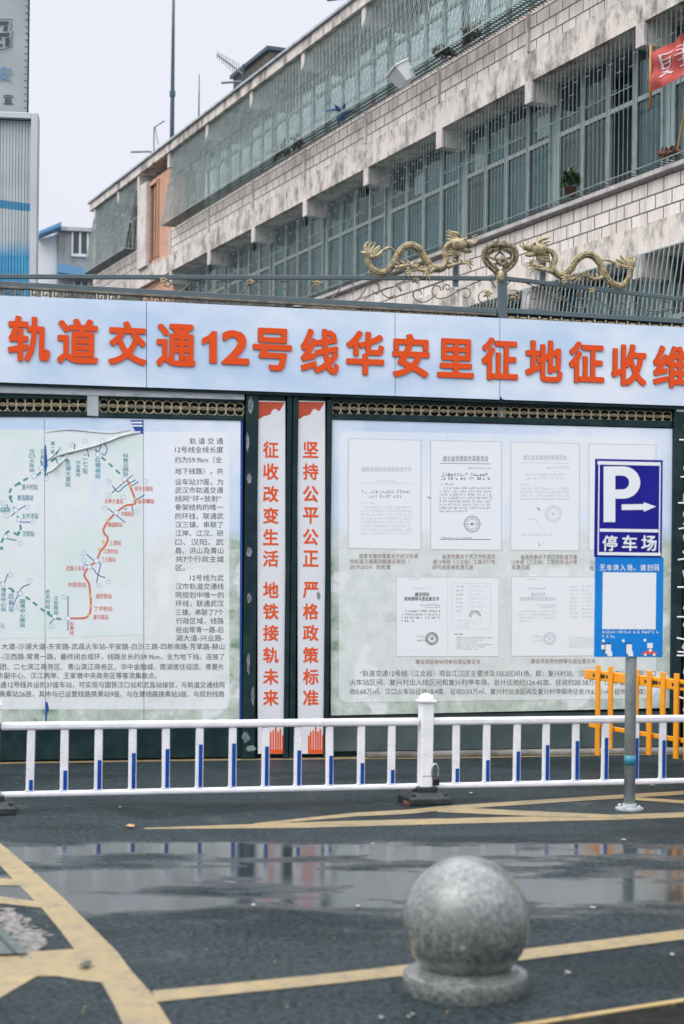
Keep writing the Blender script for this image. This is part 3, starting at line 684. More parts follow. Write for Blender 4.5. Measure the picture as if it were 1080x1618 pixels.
# solid sheet behind everything
b = MB(); pl = [wp(XL, 1212), wp(XR, 1186), wp(XR, 510), wp(XL, 462)]; b.prism([(pl[0][0], 0), (pl[1][0], 0), (pl[1][0], pl[2][1]), (pl[0][0], pl[3][1])], .02, .06)
gback = b.build('backing_sheet', 'green', T)
b = MB(); x0_, x1_ = wp(XL, 1100)[0], wp(516, 1100)[0]; zt = wp(300, 1138)[1]
b.box(x0_, x1_, -.012, .019, .02, zt); b.build('base_panel', 'green', T)
b = MB(); x0_, x1_ = wp(520, 1100)[0], wp(1062, 1100)[0]; zt = wp(800, 1126)[1]
b.box(x0_, x1_, -.012, .019, .05, zt); b.build('base_panel', 'greenl', T, label='paler weathered base panel under the document board')
# uprights
def upright(p0, p1, ytop, y0=-.07, m='green', name='upright', zb=0.0, par=T):
    x0_, x1_ = wp(p0, 900, y0)[0], wp(p1, 900, y0)[0]; z_ = wp((p0 + p1) / 2, ytop, y0)[1]
    b = MB(); b.box(x0_, x1_, y0, .0195, zb, z_); return b.build(name, m, par, bev=.005)
ul = upright(386, 405.5, 618)
upright(451, 458.5, 626); upright(460, 468.5, 626)
upright(514, 522, 632); upright(1062.5, 1078, 648, -.075)
b = MB()                                                  # pale touch-up smears on the left upright
def blob(mb, px, py, rx, rz, yo, n=14):
    c_ = wp(px, py, yo); k = 1 / 186
    mb.sheet([(c_[0] + rx * k * math.cos(t * 6.2832 / n) * random.uniform(.6, 1.2), c_[1] + rz * k * math.sin(t * 6.2832 / n) * random.uniform(.6, 1.2)) for t in range(n)], yo)
for px, py, rx, rz in [(394, 757, 4, 9), (394, 872, 5, 9), (393, 945, 4, 7), (395, 640, 5, 14), (392, 1050, 3, 20), (399, 1100, 3, 14), (391, 700, 2.5, 16), (388, 1165, 6, 9), (396, 1182, 8, 6)]: blob(b, px, py, rx, rz, -.0715)
sub(b, 'paint_smear', 'smudge', ul)
# horizontal members
def member(name, m, pa, pb, x0p, x1p, y0, y1, par=T, bev=.004):
    """pa, pb: (top,bottom) pixel rows at x0p and x1p on the plane y0"""
    b = MB(); b.prism([wp(x0p, pa[1], y0), wp(x1p, pb[1], y0), wp(x1p, pb[0], y0), wp(x0p, pa[0], y0)], y0, y1); return b.build(name, m, par, bev=bev)
r1 = member('upper_rail', 'greyrail', (603, 616), (622.5, 632), XL, 386, -.066, .0195)
member('cross_member', 'green', (616.5, 628), (620, 631), XL, 137, -.05, .0195); member('cross_member', 'green', (620.5, 629.5), (628.5, 636), 156, 385.5, -.05, .0195)
member('cross_member', 'green', (648, 657.5), (650.5, 659), XL, 137, -.05, .0195); member('cross_member', 'green', (651, 659.5), (657, 664.5), 156, 385.5, -.05, .0195)
br_ = member('rail_bracket', 'greyrail', (617, 657), (618, 658), 137.5, 155.5, -.06, .0195)
member('cross_member', 'green', (624, 634.5), (642, 650), 522.5, 1062, -.05, .0195); member('cross_member', 'green', (653, 662.5), (665, 676), 522.5, 1062, -.05, .0195)
member('cross_member', 'green', (620, 632.5), (622, 634), 406, 450.5, -.045, .0195); member('cross_member', 'green', (622, 633.5), (623.5, 635.5), 469, 513.5, -.045, .0195)
# gold lattice bands: two rows of rings tied by small bars
def lattice(x0p, x1p, t0, b0, t1, b1, lb):
    b = MB(); yo = -.03; n = max(2, int(round((x1p - x0p) / 14.2)))
    pts = []
    for i in range(n + 1):
        px = x0p + (x1p - x0p) * (i / n); f = i / n
        pts.append((wp(px, t0 + (t1 - t0) * f, yo), wp(px, b0 + (b1 - b0) * f, yo)))
    for i in range(n):
        (xa_, za), (xA, zA) = pts[i]; (xb_, zb2), (xB, zB) = pts[i + 1]
        w_ = xb_ - xa_; top = (za + zb2) / 2; bot = (zA + zB) / 2; h = top - bot
        for cx_, cz in ((xa_ + w_ * .5, top - h * .30), (xa_ + w_ * .5, bot + h * .30)):
            r_ = min(w_ * .5, h * .30)
            b.tube([(cx_ + w_ * .50 * math.cos(t * .6283), yo, cz + r_ * math.sin(t * .6283)) for t in range(11)], .0062, 5, 0, False)
        b.box(xa_ + w_ * .5 - .018, xa_ + w_ * .5 + .018, yo - .006, yo + .002, (top + bot) / 2 - .010, (top + bot) / 2 + .010, 1)
        b.box(xa_ - .004, xa_ + .004, yo - .004, yo + .004, bot + h * .30, top - h * .30)
    (xa_, za), (xA, zA) = pts[0]; (xb_, zb2), (xB, zB) = pts[-1]
    return b.build('gold_lattice', ['gold', 'goldd'], T, label=lb)
lattice(XL, 137, 626, 649, 629, 652, None); lattice(157, 385, 630, 652, 637, 658, None); lattice(524, 1061, 635, 655, 650, 667, None)
# top: two rails, scrollwork between, key pattern strip, posts
def rail(name, pts, hw, yo, m='rail'):
    b = MB(); L = [wp(a, c_, yo) for a, c_ in pts]
    for i in range(len(L) - 1):
        (xa_, za), (xb_, zb2) = L[i], L[i + 1]; b.prism([(xa_, za - hw), (xb_, zb2 - hw), (xb_, zb2 + hw), (xa_, za + hw)], yo - .02, yo + .02)
    return b.build(name, m, T, bev=.004)
rail('top_rail', [(XL, 436), (0, 437), (783, 440)], .018, 0); rail('top_rail', [(797, 440), (1080, 473), (XR, 490)], .018, 0)
rail('lower_rail', [(XL, 436), (0, 448.5), (783, 492)], .022, -.004); rail('lower_rail', [(797, 491), (1080, 508), (XR, 517)], .022, -.004)
rail('key_rail', [(XL, 442), (0, 453.5), (783, 498)], .010, -.010, 'goldd')
upright(783, 796.5, 432, -.03, 'rail', 'gate_post', 2.5)
for px, yt in ((720.5, 399), (858, 404)):
    x_ = wp(px, 430)[0]; b = MB(); b.box(x_ - .022, x_ + .022, .0, .04, wp(px, 452)[1], wp(px, yt)[1]); b.build('ornament_stay', 'rail', T)
def keystrip(x0p, x1p, t0, t1, hpx, gap=()):
    b = MB(); yo = -.012; u = 17.4; n = int((x1p - x0p) / u)
    for i in range(n):
        px = x0p + i * u
        if any(a < px < c_ for a, c_ in gap): continue
        y_ = t0 + (t1 - t0) * (px - x0p) / (x1p - x0p); x_, z_ = wp(px, y_, yo); w_ = u / 186; h = hpx / 186; t = .0075
        pat = [(0, 0, 0, 1), (0, 0, .80, 0), (.80, 0, .80, .78), (.26, .78, .80, .78), (.26, .32, .26, .78), (.26, .32, .56, .32), (.56, .32, .56, .55)]
        for x0_, z0_, x1_, z1_ in pat:
            b.box(x_ + w_ * min(x0_, x1_) - t, x_ + w_ * max(x0_, x1_) + t, yo - .004, yo + .004, z_ - h + h * min(z0_, z1_) - t * .8, z_ - h + h * max(z0_, z1_) + t * .8)
    if b.v: b.build('key_pattern_strip', ['gold' if x0p > 100 else 'goldd'], T)
keystrip(XL, 44, 448, 454.5, 15); keystrip(46, 480, 454.5, 481.5, 16, ((118, 131),)); keystrip(480, 772, 481.5, 498, 14.5); keystrip(800, XR - 10, 498, 522, 12)
def wscroll(px, py, pts, par=T): return [(*wp(px + a, py + c_, .0), 0) for a, c_ in pts]
def spiral(cx_, cy_, r0, turns, a0, sgn=1, n=26):
    return [(cx_ + r0 * (1 - .82 * i / n) * math.cos(a0 + sgn * turns * 6.2832 * i / n), cy_ + r0 * (1 - .82 * i / n) * math.sin(a0 + sgn * turns * 6.2832 * i / n)) for i in range(n + 1)]
b = MB()
def wire(pts, r_=.0055, yo=.004): b.tube([(x_, yo, z_) for x_, z_ in [wp(a, c_, yo) for a, c_ in pts]], r_, 5, 0, False)
def cpath(*pp): return [(v.x, v.y) for v in smoothline([Vector((a, c_)) for a, c_ in pp], 6)]
# right of the heart finial / left of it (mirrored lengths fade out as the panel tapers)
wire(cpath((783, 455), (770, 441), (750, 447), (727, 458), (705, 470), (690, 471), (682, 462), (686, 452), (694, 453), (696, 459))); wire(spiral(706, 455, 7, 1.1, 2.6)); wire(cpath((720, 459), (738, 456), (743, 464), (737, 471), (731, 467)))
wire(spiral(765, 471, 12, 1.2, -1.2, -1)); wire(cpath((688, 466), (674, 476), (660, 476), (652, 467), (656, 459), (664, 460), (665, 466))); wire(cpath((700, 444), (668, 456), (640, 464), (614, 472)))
wire(cpath((640, 444), (626, 450), (634, 460), (630, 452))); wire(cpath((622, 453), (602, 459), (612, 470), (624, 466))); wire(cpath((603, 458), (586, 466), (575, 474)))
wire(cpath((797, 456), (808, 443), (828, 446), (852, 458), (876, 470), (898, 474))); wire(spiral(842, 468, 9, 1.2, 3.4)); wire(spiral(880, 470, 8, 1.3, 0.2)); wire(cpath((872, 452), (890, 470), (905, 485), (921, 487), (930, 478), (923, 471), (915, 476)))
wire(spiral(812, 470, 12, 1.1, 4.2)); wire(spiral(916, 466, 7, 1.2, 1)); wire(cpath((940, 468), (955, 482), (972, 492), (992, 488))); wire(spiral(986, 478, 8, 1.2, 2)); wire(cpath((1000, 476), (1020, 490), (1046, 490), (1056, 480), (1046, 474)))
for cx_, w_ in ((250, .7), (300, .8), (345, .85), (395, .9), (440, 1), (490, 1), (540, 1), (580, 1)):
    yb = 448.5 + cx_ * .0556; tp = 438.5; hh = (yb - tp)
    wire(cpath((cx_ - 22, yb - 1), (cx_ - 8, tp + hh * .62), (cx_ + 4, tp + hh * .2), (cx_ + 18, tp + hh * .3), (cx_ + 16, tp + hh * .62), (cx_ + 8, tp + hh * .5)))
b.build('scrollwork', 'goldd', T, smooth=True)
b = MB()
for cx_, cy_ in ((258, 443), (395, 446), (500, 448), (656, 443), (770, 464), (811, 468), (935, 459)):     # little forged leaves on the scrolls
    x_, z_ = wp(cx_, cy_, -.01)
    for a in (0.2, 1.3, 2.6, 3.9, 5.2): b.tube([(x_, -.01, z_), (x_ + .022 * math.cos(a), -.018, z_ + .018 * math.sin(a)), (x_ + .05 * math.cos(a), -.008, z_ + .032 * math.sin(a))], [.008, .013, .003], 5)
b.build('forged_leaf', 'gold', T, smooth=True)

# gold dragons along the top rail
def dragon(ox, oy, sc_, body, tail, legs, head, flip, lb):
    P = lambda a, c_, yo=-.02: (wp(ox + a / sc_, oy + c_ / sc_, yo)[0], yo, wp(ox + a / sc_, oy + c_ / sc_, yo)[1])
    bd = [Vector(P(*q)) for q in body]; sm = smoothline(bd, 7); L = len(sm)
    rad = [.0195 * (.55 + .75 * math.sin(math.pi * min(1, .12 + .80 * i / L))) for i in range(L)]
    b = MB(); b.tube(sm, rad, 10)
    # scales and back spines
    for i in range(2, L - 3, 1):
        d = (sm[i + 1] - sm[i - 1]).normalized(); n_ = Vector((-d.z, 0, d.x)) * flip; r_ = rad[i]
        b.tube([sm[i] + n_ * r_ * .7, sm[i] + n_ * (r_ * 1.25) - d * .012 * flip, sm[i] + n_ * (r_ * 1.55) - d * .035], [.012, .009, .001], 5)
        if i % 1 == 0:
            for k in (-.6, 0, .6): b.lathe([(.001, -.012), (.012, -.004), (.013, .004), (.001, .012)], 6, tuple(sm[i] + n_ * r_ * k + Vector((0, -r_ * (1 - abs(k) * .45), 0))))
    o = b.build('dragon', 'gold', T, smooth=True, label=lb)
    b = MB()
    for q in tail:
        pts = smoothline([Vector(P(*z)) for z in q], 4); n = len(pts); b.tube(pts, [.020 * (1 - .9 * i / n) + .003 for i in range(n)], 6)
    sub(b, 'tail_fin', 'gold', o, smooth=True)
    for q in legs:
        b = MB(); pts = smoothline([Vector(P(*z, -.045)) for z in q], 4); n = len(pts); b.tube(pts, [.021 - .011 * i / n for i in range(n)], 7)
        e_ = pts[-1]; d = (pts[-1] - pts[-4]).normalized()
        for a in (-.9, -.3, .3, .9):
            dd = Vector((d.x * math.cos(a) - d.z * math.sin(a), -.1, d.x * math.sin(a) + d.z * math.cos(a)))
            b.tube([e_, e_ + dd * .035 + Vector((0, -.012, 0)), e_ + dd * .065 + Vector((0, .0, -.012))], [.012, .010, .002], 5)
        for t in range(2, n - 2, 2): b.tube([pts[t], pts[t] + Vector((-.02, -.01, .03)), pts[t] + Vector((-.045, -.005, .032))], [.014, .009, .001], 5)
        sub(b, 'leg', 'gold', o, smooth=True)
    b = MB(); hx, hz, s_ = head                                # s_ = +1 looks right, -1 looks left
    c_ = Vector(P(hx, hz))
    def H(a, z, y=-.0): return c_ + Vector((a * s_ * .72, y, z * .9))
    b.tube([H(-.10, .0), H(-.05, .015), H(.02, .022), (H(.08, .02))], [.045, .062, .058, .042], 10)
    b.tube([H(.05, .03), H(.12, .025), H(.17, .035), H(.185, .05)], [.040, .034, .03, .012], 8)        # upper jaw, nose curl
    b.tube([H(.04, -.025), H(.10, -.045), H(.155, -.05)], [.03, .022, .010], 7)                        # lower jaw
    for y in (-.045, .045): b.lathe([(.002, -.014), (.014, -.008), (.016, .004), (.002, .014)], 8, tuple(H(.06, .065, y)))
    for k in range(7):
        a = .05 + k * .035; b.tube([H(-.03, .05 - k * .022), H(-.10 - .01 * k, .085 - k * .03), H(-.17, .10 - k * .038)], [.018, .014, .002], 5)
    for y in (-.03, .03): b.tube([H(0, .07, y), H(-.05, .115, y), H(-.13, .125, y), H(-.16, .145, y)], [.016, .013, .009, .002], 6)   # horns
    for k in range(5): b.tube([H(.02 - .02 * k, -.03), H(.0 - .02 * k, -.075 - .008 * k), H(.03 - .03 * k, -.115 - .01 * k)], [.014, .011, .002], 5)   # beard
    for y in (-.035, .035): b.tube(smoothline([H(.16, .02, y), H(.205, .05, y), H(.20, .10, y), H(.175, .105, y)], 4), .006, 5)
    sub(b, 'head', 'gold', o, smooth=True)
dragon(560, 360, 4.154, [(78, 150), (92, 235), (150, 292), (215, 275), (255, 222), (300, 145), (355, 112), (415, 132), (468, 205), (510, 255), (565, 262), (597, 220), (588, 150), (622, 105), (665, 108)],
       [[(80, 170), (60, 165), (38, 160)], [(80, 165), (70, 120), (90, 92)], [(85, 165), (95, 125), (118, 96)], [(85, 165), (110, 140), (138, 98)], [(88, 170), (125, 150), (165, 118)], [(90, 178), (130, 165), (165, 128)], [(100, 190), (150, 180), (185, 150), (230, 130), (270, 160)]],
       [[(265, 262), (330, 248), (385, 240)], [(470, 285), (420, 272), (370, 282)], [(610, 258), (670, 235), (735, 230)], [(520, 268), (500, 285), (485, 300)]], (688, 118, 1), -1, 'gold dragon facing right, left of the heart finial')
dragon(760, 360, 4.154, [(985, 225), (970, 315), (920, 378), (855, 358), (808, 300), (785, 240), (738, 185), (680, 172), (622, 210), (572, 280), (515, 308), (470, 262), (485, 200), (462, 155), (420, 148)],
       [[(985, 240), (1000, 220), (1010, 195)], [(980, 240), (985, 210), (975, 188)], [(978, 240), (960, 205), (955, 185)], [(975, 245), (935, 205), (910, 180)], [(970, 250), (925, 225), (885, 205)], [(970, 260), (930, 250), (890, 230)], [(985, 245), (1005, 245), (1008, 225)], [(900, 262), (870, 225), (830, 212), (780, 212)]],
       [[(470, 292), (410, 272), (350, 262)], [(640, 318), (600, 335), (560, 335)], [(800, 325), (740, 335), (690, 315), (650, 322)], [(420, 275), (370, 268), (335, 240)]], (368, 150, -1), 1, 'gold dragon facing left, right of the heart finial')
# heart finial on the gate post
b = MB(); P = lambda a, c_, yo=-.01: Vector((wp(760 + a / 4.154, 360 + c_ / 4.154, yo)[0], yo, wp(760 + a / 4.154, 360 + c_ / 4.154, yo)[1]))
for s_ in (-1, 1):
    hp = smoothline([P(122 + s_ * a, c_) for a, c_ in ((2, 315), (22, 285), (60, 255), (90, 215), (92, 170), (66, 138), (30, 130), (4, 105))], 5)
    b.tube(hp, .012, 7)
    for i in range(1, len(hp) - 1, 1):
        d = (hp[i + 1] - hp[i - 1]).normalized(); n_ = Vector((d.z, 0, -d.x)) * s_
        b.tube([hp[i], hp[i] + n_ * .022 + Vector((0, -.016, .006)), hp[i] + n_ * .044 + Vector((0, 0, .016))], [.014, .015, .002], 5)
        b.tube([hp[i], hp[i] - n_ * .018 + Vector((0, -.016, .006)), hp[i] - n_ * .034 + Vector((0, 0, -.012))], [.012, .011, .002], 5)
    b.tube(smoothline([P(122, 300), P(122 + s_ * 28, 240), P(122 - s_ * 30, 195), P(122 + s_ * 10, 150)], 5), .010, 6)
    b.tube(smoothline([P(122 + s_ * 78, 190), P(122 + s_ * 20, 215), P(122 - s_ * 2, 250)], 5), .009, 6)
for k in range(14):
    a = k * 2.4; b.tube([P(135, 225), P(135, 225) + Vector((.03 * math.cos(a), -.03, .03 * math.sin(a))), P(135, 225) + Vector((.055 * math.cos(a), -.012, .05 * math.sin(a)))], [.014, .016, .003], 5)
for a in (-.7, 0, .7): b.tube([P(122, 135), P(122, 112) + Vector((.03 * math.sin(a), -.02, 0)), P(122, 84) + Vector((.05 * math.sin(a), 0, -.02 * abs(a)))], [.02, .024, .003], 6)
ft = b.build('heart_finial', 'crest', T, smooth=True, label='gold heart of forged leaves on top of the gate post')
b = MB(); c_ = P(122, 322); b.lathe([(.002, -.06), (.026, -.04), (.036, 0), (.03, .035), (.012, .055)], 12, tuple(c_ + Vector((0, -.02, 0)))); sub(b, 'bud', 'gold', ft, smooth=True)
# kerb along the wall foot
b = MB(); xa_, xb_ = wp(575, 1190)[0], wp(XR, 1185)[0]; b.box(xa_, xb_, -.16, -.013, 0, .045); structure(b.build('wall_kerb', 'kerbc', fr=FW, bev=.015))

# ---------------------------------------------------------------- title banner
def board_box(mb, quad, yf, th, m=0): mb.prism(wq(quad, yf), yf, yf + th, m)
yb_ = -.105
T = Thing('title_banner', 'long pale blue banner board with big orange raised Chinese characters across the gate wall', 'banner', FW, *((wp(540, 630, yb_)[0], yb_, wp(540, 630, yb_)[1])))
def ytop(x): return 467 + .0385 * x + max(0, x - 360) * .0125 - max(0, x - 720) * .0012
def ybot(x): return 604 + .0345 * x
cuts = [(XL, 0), (231, 1), (624, 1), (789.5, 1)]; ed = [XL, 231, 624, 789.5, XR]
for i in range(4):
    b = MB(); a, c_ = ed[i] + (0 if i == 0 else .5), ed[i + 1] - (.5 if i < 3 else 0)
    if i == 3: poly = [(a, ybot(a) - 6), (a + 3, ybot(a) - 1), (a + 8, ybot(a + 8)), (c_, ybot(c_)), (c_, ytop(c_)), (a, ytop(a))]
    else: poly = [(a, ybot(a)), (c_, ybot(c_)), (c_, ytop(c_)), (a, ytop(a))]
    b.prism(wq(poly, yb_), yb_, yb_ + .035); b.build('banner_panel', 'banner', T)
b = MB(); wbar(b, [(XL, ybot(XL) + 4.5), (XR, ybot(XR) + 5.5), (XR, ybot(XR) + .3), (XL, ybot(XL) + .3)], -.09, -.066); b.build('banner_foot_rail', 'green', T)  # thin dark green rail along the banner's lower edge
b = MB(); chars = [('轨', 12, 79, 501, 570), ('道', 90, 155, 505, 573.5), ('交', 171, 231.5, 509, 575.5), ('通', 247, 309, 513, 578), ('1', 320, 342, 523, 573.5), ('2', 350, 393.5, 523, 575),
    ('号', 399, 461, 520, 584), ('线', 475, 535.5, 521, 589.5), ('华', 547, 607, 524.5, 591), ('安', 620, 678.5, 529, 595), ('里', 691, 749, 536.5, 595.5), ('征', 761, 818.5, 535, 599.5), ('地', 830, 889, 539, 602),
    ('征', 899, 955, 541.5, 604), ('收', 966, 1021.5, 545, 608), ('维', 1032, 1090, 548, 611)]
yc = yb_ - .013
for ch, xa_, xb_, yt, yb in chars:
    if ch == '1':
        b.prism(wq([(330.5, 573.5), (342.3, 573.8), (342.3, 523.2), (334.5, 523), (330, 529), (319, 534.5), (319, 544.5), (330.5, 540)], yc), yc, yc + .012, 0, 1); continue
    p0, p1 = wp(xa_, yb, yc), wp(xb_, yt, yc)
    b.text(ch, p0[0], p1[0], p0[1], p1[1], yc + .0065, 0, .034 if ch not in '12' else .030, .05, .0065, 1)
b.build('lettering', ['orange', 'orange_side'], T)

# ---------------------------------------------------------------- slogan strips
def slogan(x0p, x1p, xc, chars_, side, lb):
    yf = -.052
    q = [(x0p + 1.2, 1191), (x1p, 1191), (x1p, 634), (x0p, 633)]
    c_ = wp((x0p + x1p) / 2, 1191, yf); T = Thing('slogan_strip', lb, 'sign strip', FW, c_[0], yf, c_[1])
    b = MB(); board_box(b, q, yf, .012); o = b.build('strip_board', 'white_strip', T)
    b = MB(); w_ = x1p - x0p
    top = [(0, 0), (0, 28), (.10, 27), (.22, 23), (.36, 22), (.47, 20), (.55, 13), (.66, 11), (.72, 14), (.80, 15), (.90, 8), (1, 1)]
    poly = [wp(x0p + .4 + (w_ - .8) * a, 634.5 + d, yf - .001) for a, d in top]; b.sheet(poly, yf - .001); sub(b, 'wave_print', 'red_print', o); b = MB()
    # skyline at the foot
    for a, h, k in [(.36, 30, 1), (.43, 36, 0), (.52, 38, 0), (.61, 44, 1), (.69, 36, 0), (.77, 40, 0), (.86, 30, 0), (.94, 24, 0)]:
        xa_ = x0p + 1 + w_ * a; ww = w_ * .062
        b.sheet([wp(xa_, 1190.5, yf - .001), wp(xa_ + ww, 1190.5, yf - .001), wp(xa_ + ww, 1190.5 - h + 3, yf - .001), wp(xa_ + ww / 2, 1190.5 - h, yf - .001), wp(xa_, 1190.5 - h + 3, yf - .001)], yf - .001 - .0001)
    b.sheet(wq([(x0p + w_ * .40, 1190.6), (x1p - .6, 1190.6), (x1p - .6, 1185), (x0p + w_ * .40, 1184)], yf), yf - .0013)
    sub(b, 'skyline_print', 'slogan', o)
    b = MB()
    for ch, yc_ in chars_:
        p0, p1 = wp(xc - 12.4, yc_ + 12.6, yf), wp(xc + 12.4, yc_ - 12.6, yf); b.text(ch, p0[0], p1[0], p0[1], p1[1], yf - .0015, 0, .030)
    sub(b, 'lettering', 'slogan', o)
    return T, yf
ys = [710.5, 745, 780.5, 814.5, 848.5, 882.5, 932, 966, 1000, 1035, 1069, 1102.5]
slogan(406, 450.3, 427.5, list(zip('征收改变生活地铁接轨未来', ys)), 0, 'white vertical slogan strip with orange characters, nearest the metro map board')
st, yf = slogan(469.3, 513.3, 490.5, list(zip('坚持公平公正严格政策标准', ys)), 1, 'white vertical slogan strip with orange characters and a grey smudge, nearest the document board')
b = MB(); blob(b, 503, 941, 3.4, 6.5, yf - .0025); b.build('smudge', 'smudge', st)

# ---------------------------------------------------------------- metro map board (left)
yf = -.040; rnd = random.Random(11)
WP = lambda a, c_: wp(a, c_, yf)
def rrect(x0p, y0p, x1p, y1p, r_, corners=(1, 1, 1, 1), slope=.0):
    pts = []
    for (cx_, cy_, a0, on) in ((x1p - r_, y0p + r_, -90, corners[1]), (x1p - r_, y1p - r_, 0, corners[2]), (x0p + r_, y1p - r_, 90, corners[3]), (x0p + r_, y0p + r_, 180, corners[0])):
        if on:
            for k in range(7):
                t = math.radians(a0 + 15 * k); pts.append((cx_ + r_ * math.cos(t), cy_ + r_ * math.sin(t)))
        else:
            t = math.radians(a0 + 45); pts.append((cx_ + r_ * (1 if math.cos(t) > 0 else -1), cy_ + r_ * (1 if math.sin(t) > 0 else -1)))
    return pts
c_ = WP(200, 1139); T = Thing('map_board', 'large pale notice board with metro line map and torn vinyl, left of the slogan strips', 'notice board', FW, c_[0], yf, c_[1])
z0_, z1_ = WP(200, 1139)[1], WP(200, 660)[1]
M['print_l'] = print_board('town_print_under_map', z0_, z1_, 0); M['print_lw'] = print_board('whitened_town_print_under_map', z0_, z1_, .70)
def mapmat():
    m, t, p, v, xyz = base('pale_map_print')
    a = noisen(t, v, 1.5, 4); b_ = noisen(t, scaled(t, v, (1, 1, .45)), 2.4, 3); dirt = noisen(t, v, 5, 7, .7)
    c = mixc(t, rng(t, a, .42, .62), (.72, .76, .77), (.63, .73, .70))
    c = mixc(t, rng(t, b_, .56, .66, 0, .65), c, (.62, .71, .83))
    c = mixc(t, rng(t, dirt, .55, .75, 0, .35), c, (.50, .53, .54))
    t.links.new(c, p.inputs['Base Color']); p.inputs['Roughness'].default_value = .4; return m
M['map'] = mapmat()
b = MB(); b.prism(wq([(XL, 1146), (378.3, 1137), (380.3, 665), (XL, 653)], yf), yf, yf + .03)
o = b.build('board', 'print_l', T)
b = MB(); b.prism(wq([(377.8, 1137), (381.2, 1137), (383.2, 665), (379.8, 665)], yf), yf - .002, yf + .028); b.build('edge_strip', 'deep_blue', T)
b = MB(); b.sheet(wq(rrect(XL, 682, 362, 1121, 9, (0, 1, 1, 0)), yf), yf - .0012); sub(b, 'white_field', 'print_lw', o)
b = MB(); b.sheet(wq([(XL, 676), (69, 679), (226, 690), (226, 1003), (60, 1008), (XL, 1010)], yf), yf - .0022); mp_ = sub(b, 'map_print', 'map', o)
b = MB()
for px in (69.5, 226): b.ribbon(wq([(px, 662), (px + (2 if px < 100 else 1), 1137)], yf), .0045, yf - .0026)
sub(b, 'panel_seam', 'seam', o)
ym = yf - .0030
def dashed(mb, pts, w, m, on=9, off=5):
    L = [Vector((x_, z_)) for x_, z_ in pts]; acc = 0; cur = []; draw = True
    dens = []
    for i in range(len(L) - 1):
        d = L[i + 1] - L[i]; n = max(1, int(d.length / 1.0)); dens += [L[i] + d * (k / n) for k in range(n)]
    dens.append(L[-1])
    for a, c_ in zip(dens, dens[1:]):
        acc += (c_ - a).length
        if draw: cur.append(a)
        if acc > (on if draw else off):
            if draw and len(cur) > 1: mb.ribbon(wq([(q.x, q.y) for q in cur], yf), w, ym, m)
            cur = []; acc = 0; draw = not draw
    if draw and len(cur) > 1: mb.ribbon(wq([(q.x, q.y) for q in cur], yf), w, ym, m)
b = MB()      # materials: 0 green 1 red 2 blue 3 pale 4 gold 5 teal 6 white
dashed(b, cpath((200, 759), (180, 740), (160, 722), (148, 709), (132, 708), (112, 716), (90, 723), (76, 733), (65, 745), (58, 752)), .017, 0)
dashed(b, cpath((58, 752), (45, 755), (30, 763), (17, 773), (14, 784), (17, 790), (22, 803), (27, 815), (31, 826), (32, 838), (28, 845), (20, 841), (12, 840), (5, 850), (0, 862)), .017, 0)
dashed(b, cpath((0, 920), (12, 928), (30, 937), (50, 950), (70, 966), (88, 977), (107, 978)), .017, 0)
b.ribbon(wq(cpath((197, 757), (203, 763), (212, 786), (214, 793), (210, 797), (198, 799), (184, 809), (172, 821), (164, 834), (164, 842), (170, 850), (167, 860), (158, 872), (152, 886), (143, 893), (136, 901), (133, 910), (140, 922), (142, 938), (143, 955), (141, 970), (134, 976), (120, 977), (107, 977)), yf), .016, ym - .0003, 1)
for pts in ([(177, 767), (186, 777), (197, 768), (214, 758)], [(176, 779), (196, 762), (209, 751)], [(207, 768), (219, 761)], [(210, 792), (228, 782)], [(170, 803), (182, 813), (198, 826)], [(208, 799), (209, 808)], [(196, 806), (200, 803)],
            [(118, 701), (117, 714)], [(160, 700), (155, 718)], [(164, 701), (169, 709), (165, 719), (160, 716)], [(93, 706), (88, 722), (92, 735)], [(63, 728), (70, 740), (75, 751)], [(137, 708), (140, 722)],
            [(40, 799), (28, 806), (17, 816)], [(10, 797), (13, 805)], [(31, 825), (48, 825)], [(6, 850), (26, 854)], [(107, 942), (107, 996)], [(137, 876), (148, 886), (158, 890), (156, 902), (152, 920)], [(132, 891), (146, 898), (154, 908), (166, 913)],
            [(30, 936), (35, 928), (46, 923)], [(30, 937), (25, 946), (20, 956)], [(5, 925), (12, 907)], [(88, 975), (78, 985)]):
    b.ribbon(wq(cpath(*pts) if len(pts) > 2 else pts, yf), .0085, ym + .0003, 2)
def ring(mb, px, py, r_, m, w=.004, fill=None):
    q = [WP(px + r_ * math.cos(t * .524), py + r_ * math.sin(t * .524)) for t in range(12)]
    if fill is not None: mb.sheet(q, ym - .0004, fill)
    mb.ribbon(q, w, ym - .0006, m, True)
for px, py, r_ in [(196, 757, 3.6), (154, 718, 3.6), (53, 752, 4), (65, 739, 3.5), (24, 806, 3.6), (29, 821, 3.4), (8, 848, 3.6), (183, 810, 3.6), (152, 886, 3.6), (141, 896, 3.4), (107, 977, 3.6), (32, 938, 3.6), (4, 923, 3.4), (86, 974, 3.6), (92, 723, 3.4)]: ring(b, px, py, r_, 3, .006, 6)
for px, py in [(172, 761), (229, 761), (171, 783), (195, 785), (165, 803), (214, 808), (113, 703), (134, 697), (161, 696), (91, 748), (73, 756), (4, 795), (43, 801), (10, 815), (51, 825), (32, 859), (132, 874), (132, 885), (155, 924), (171, 919), (101, 943), (47, 917), (24, 959), (81, 989), (16, 908)]: ring(b, px, py, 3.6, 3, .004)
for px, py in [(170, 822), (163, 856), (157, 868), (142, 941), (143, 957), (139, 972), (205, 768), (213, 788)]: ring(b, px, py, 2.2, 4, .003, 4)
for px, py in [(30, 764), (16, 785), (29, 842), (106, 728), (20, 934), (76, 968), (2, 866)]: ring(b, px, py, 2.4, 0, .003, 7)
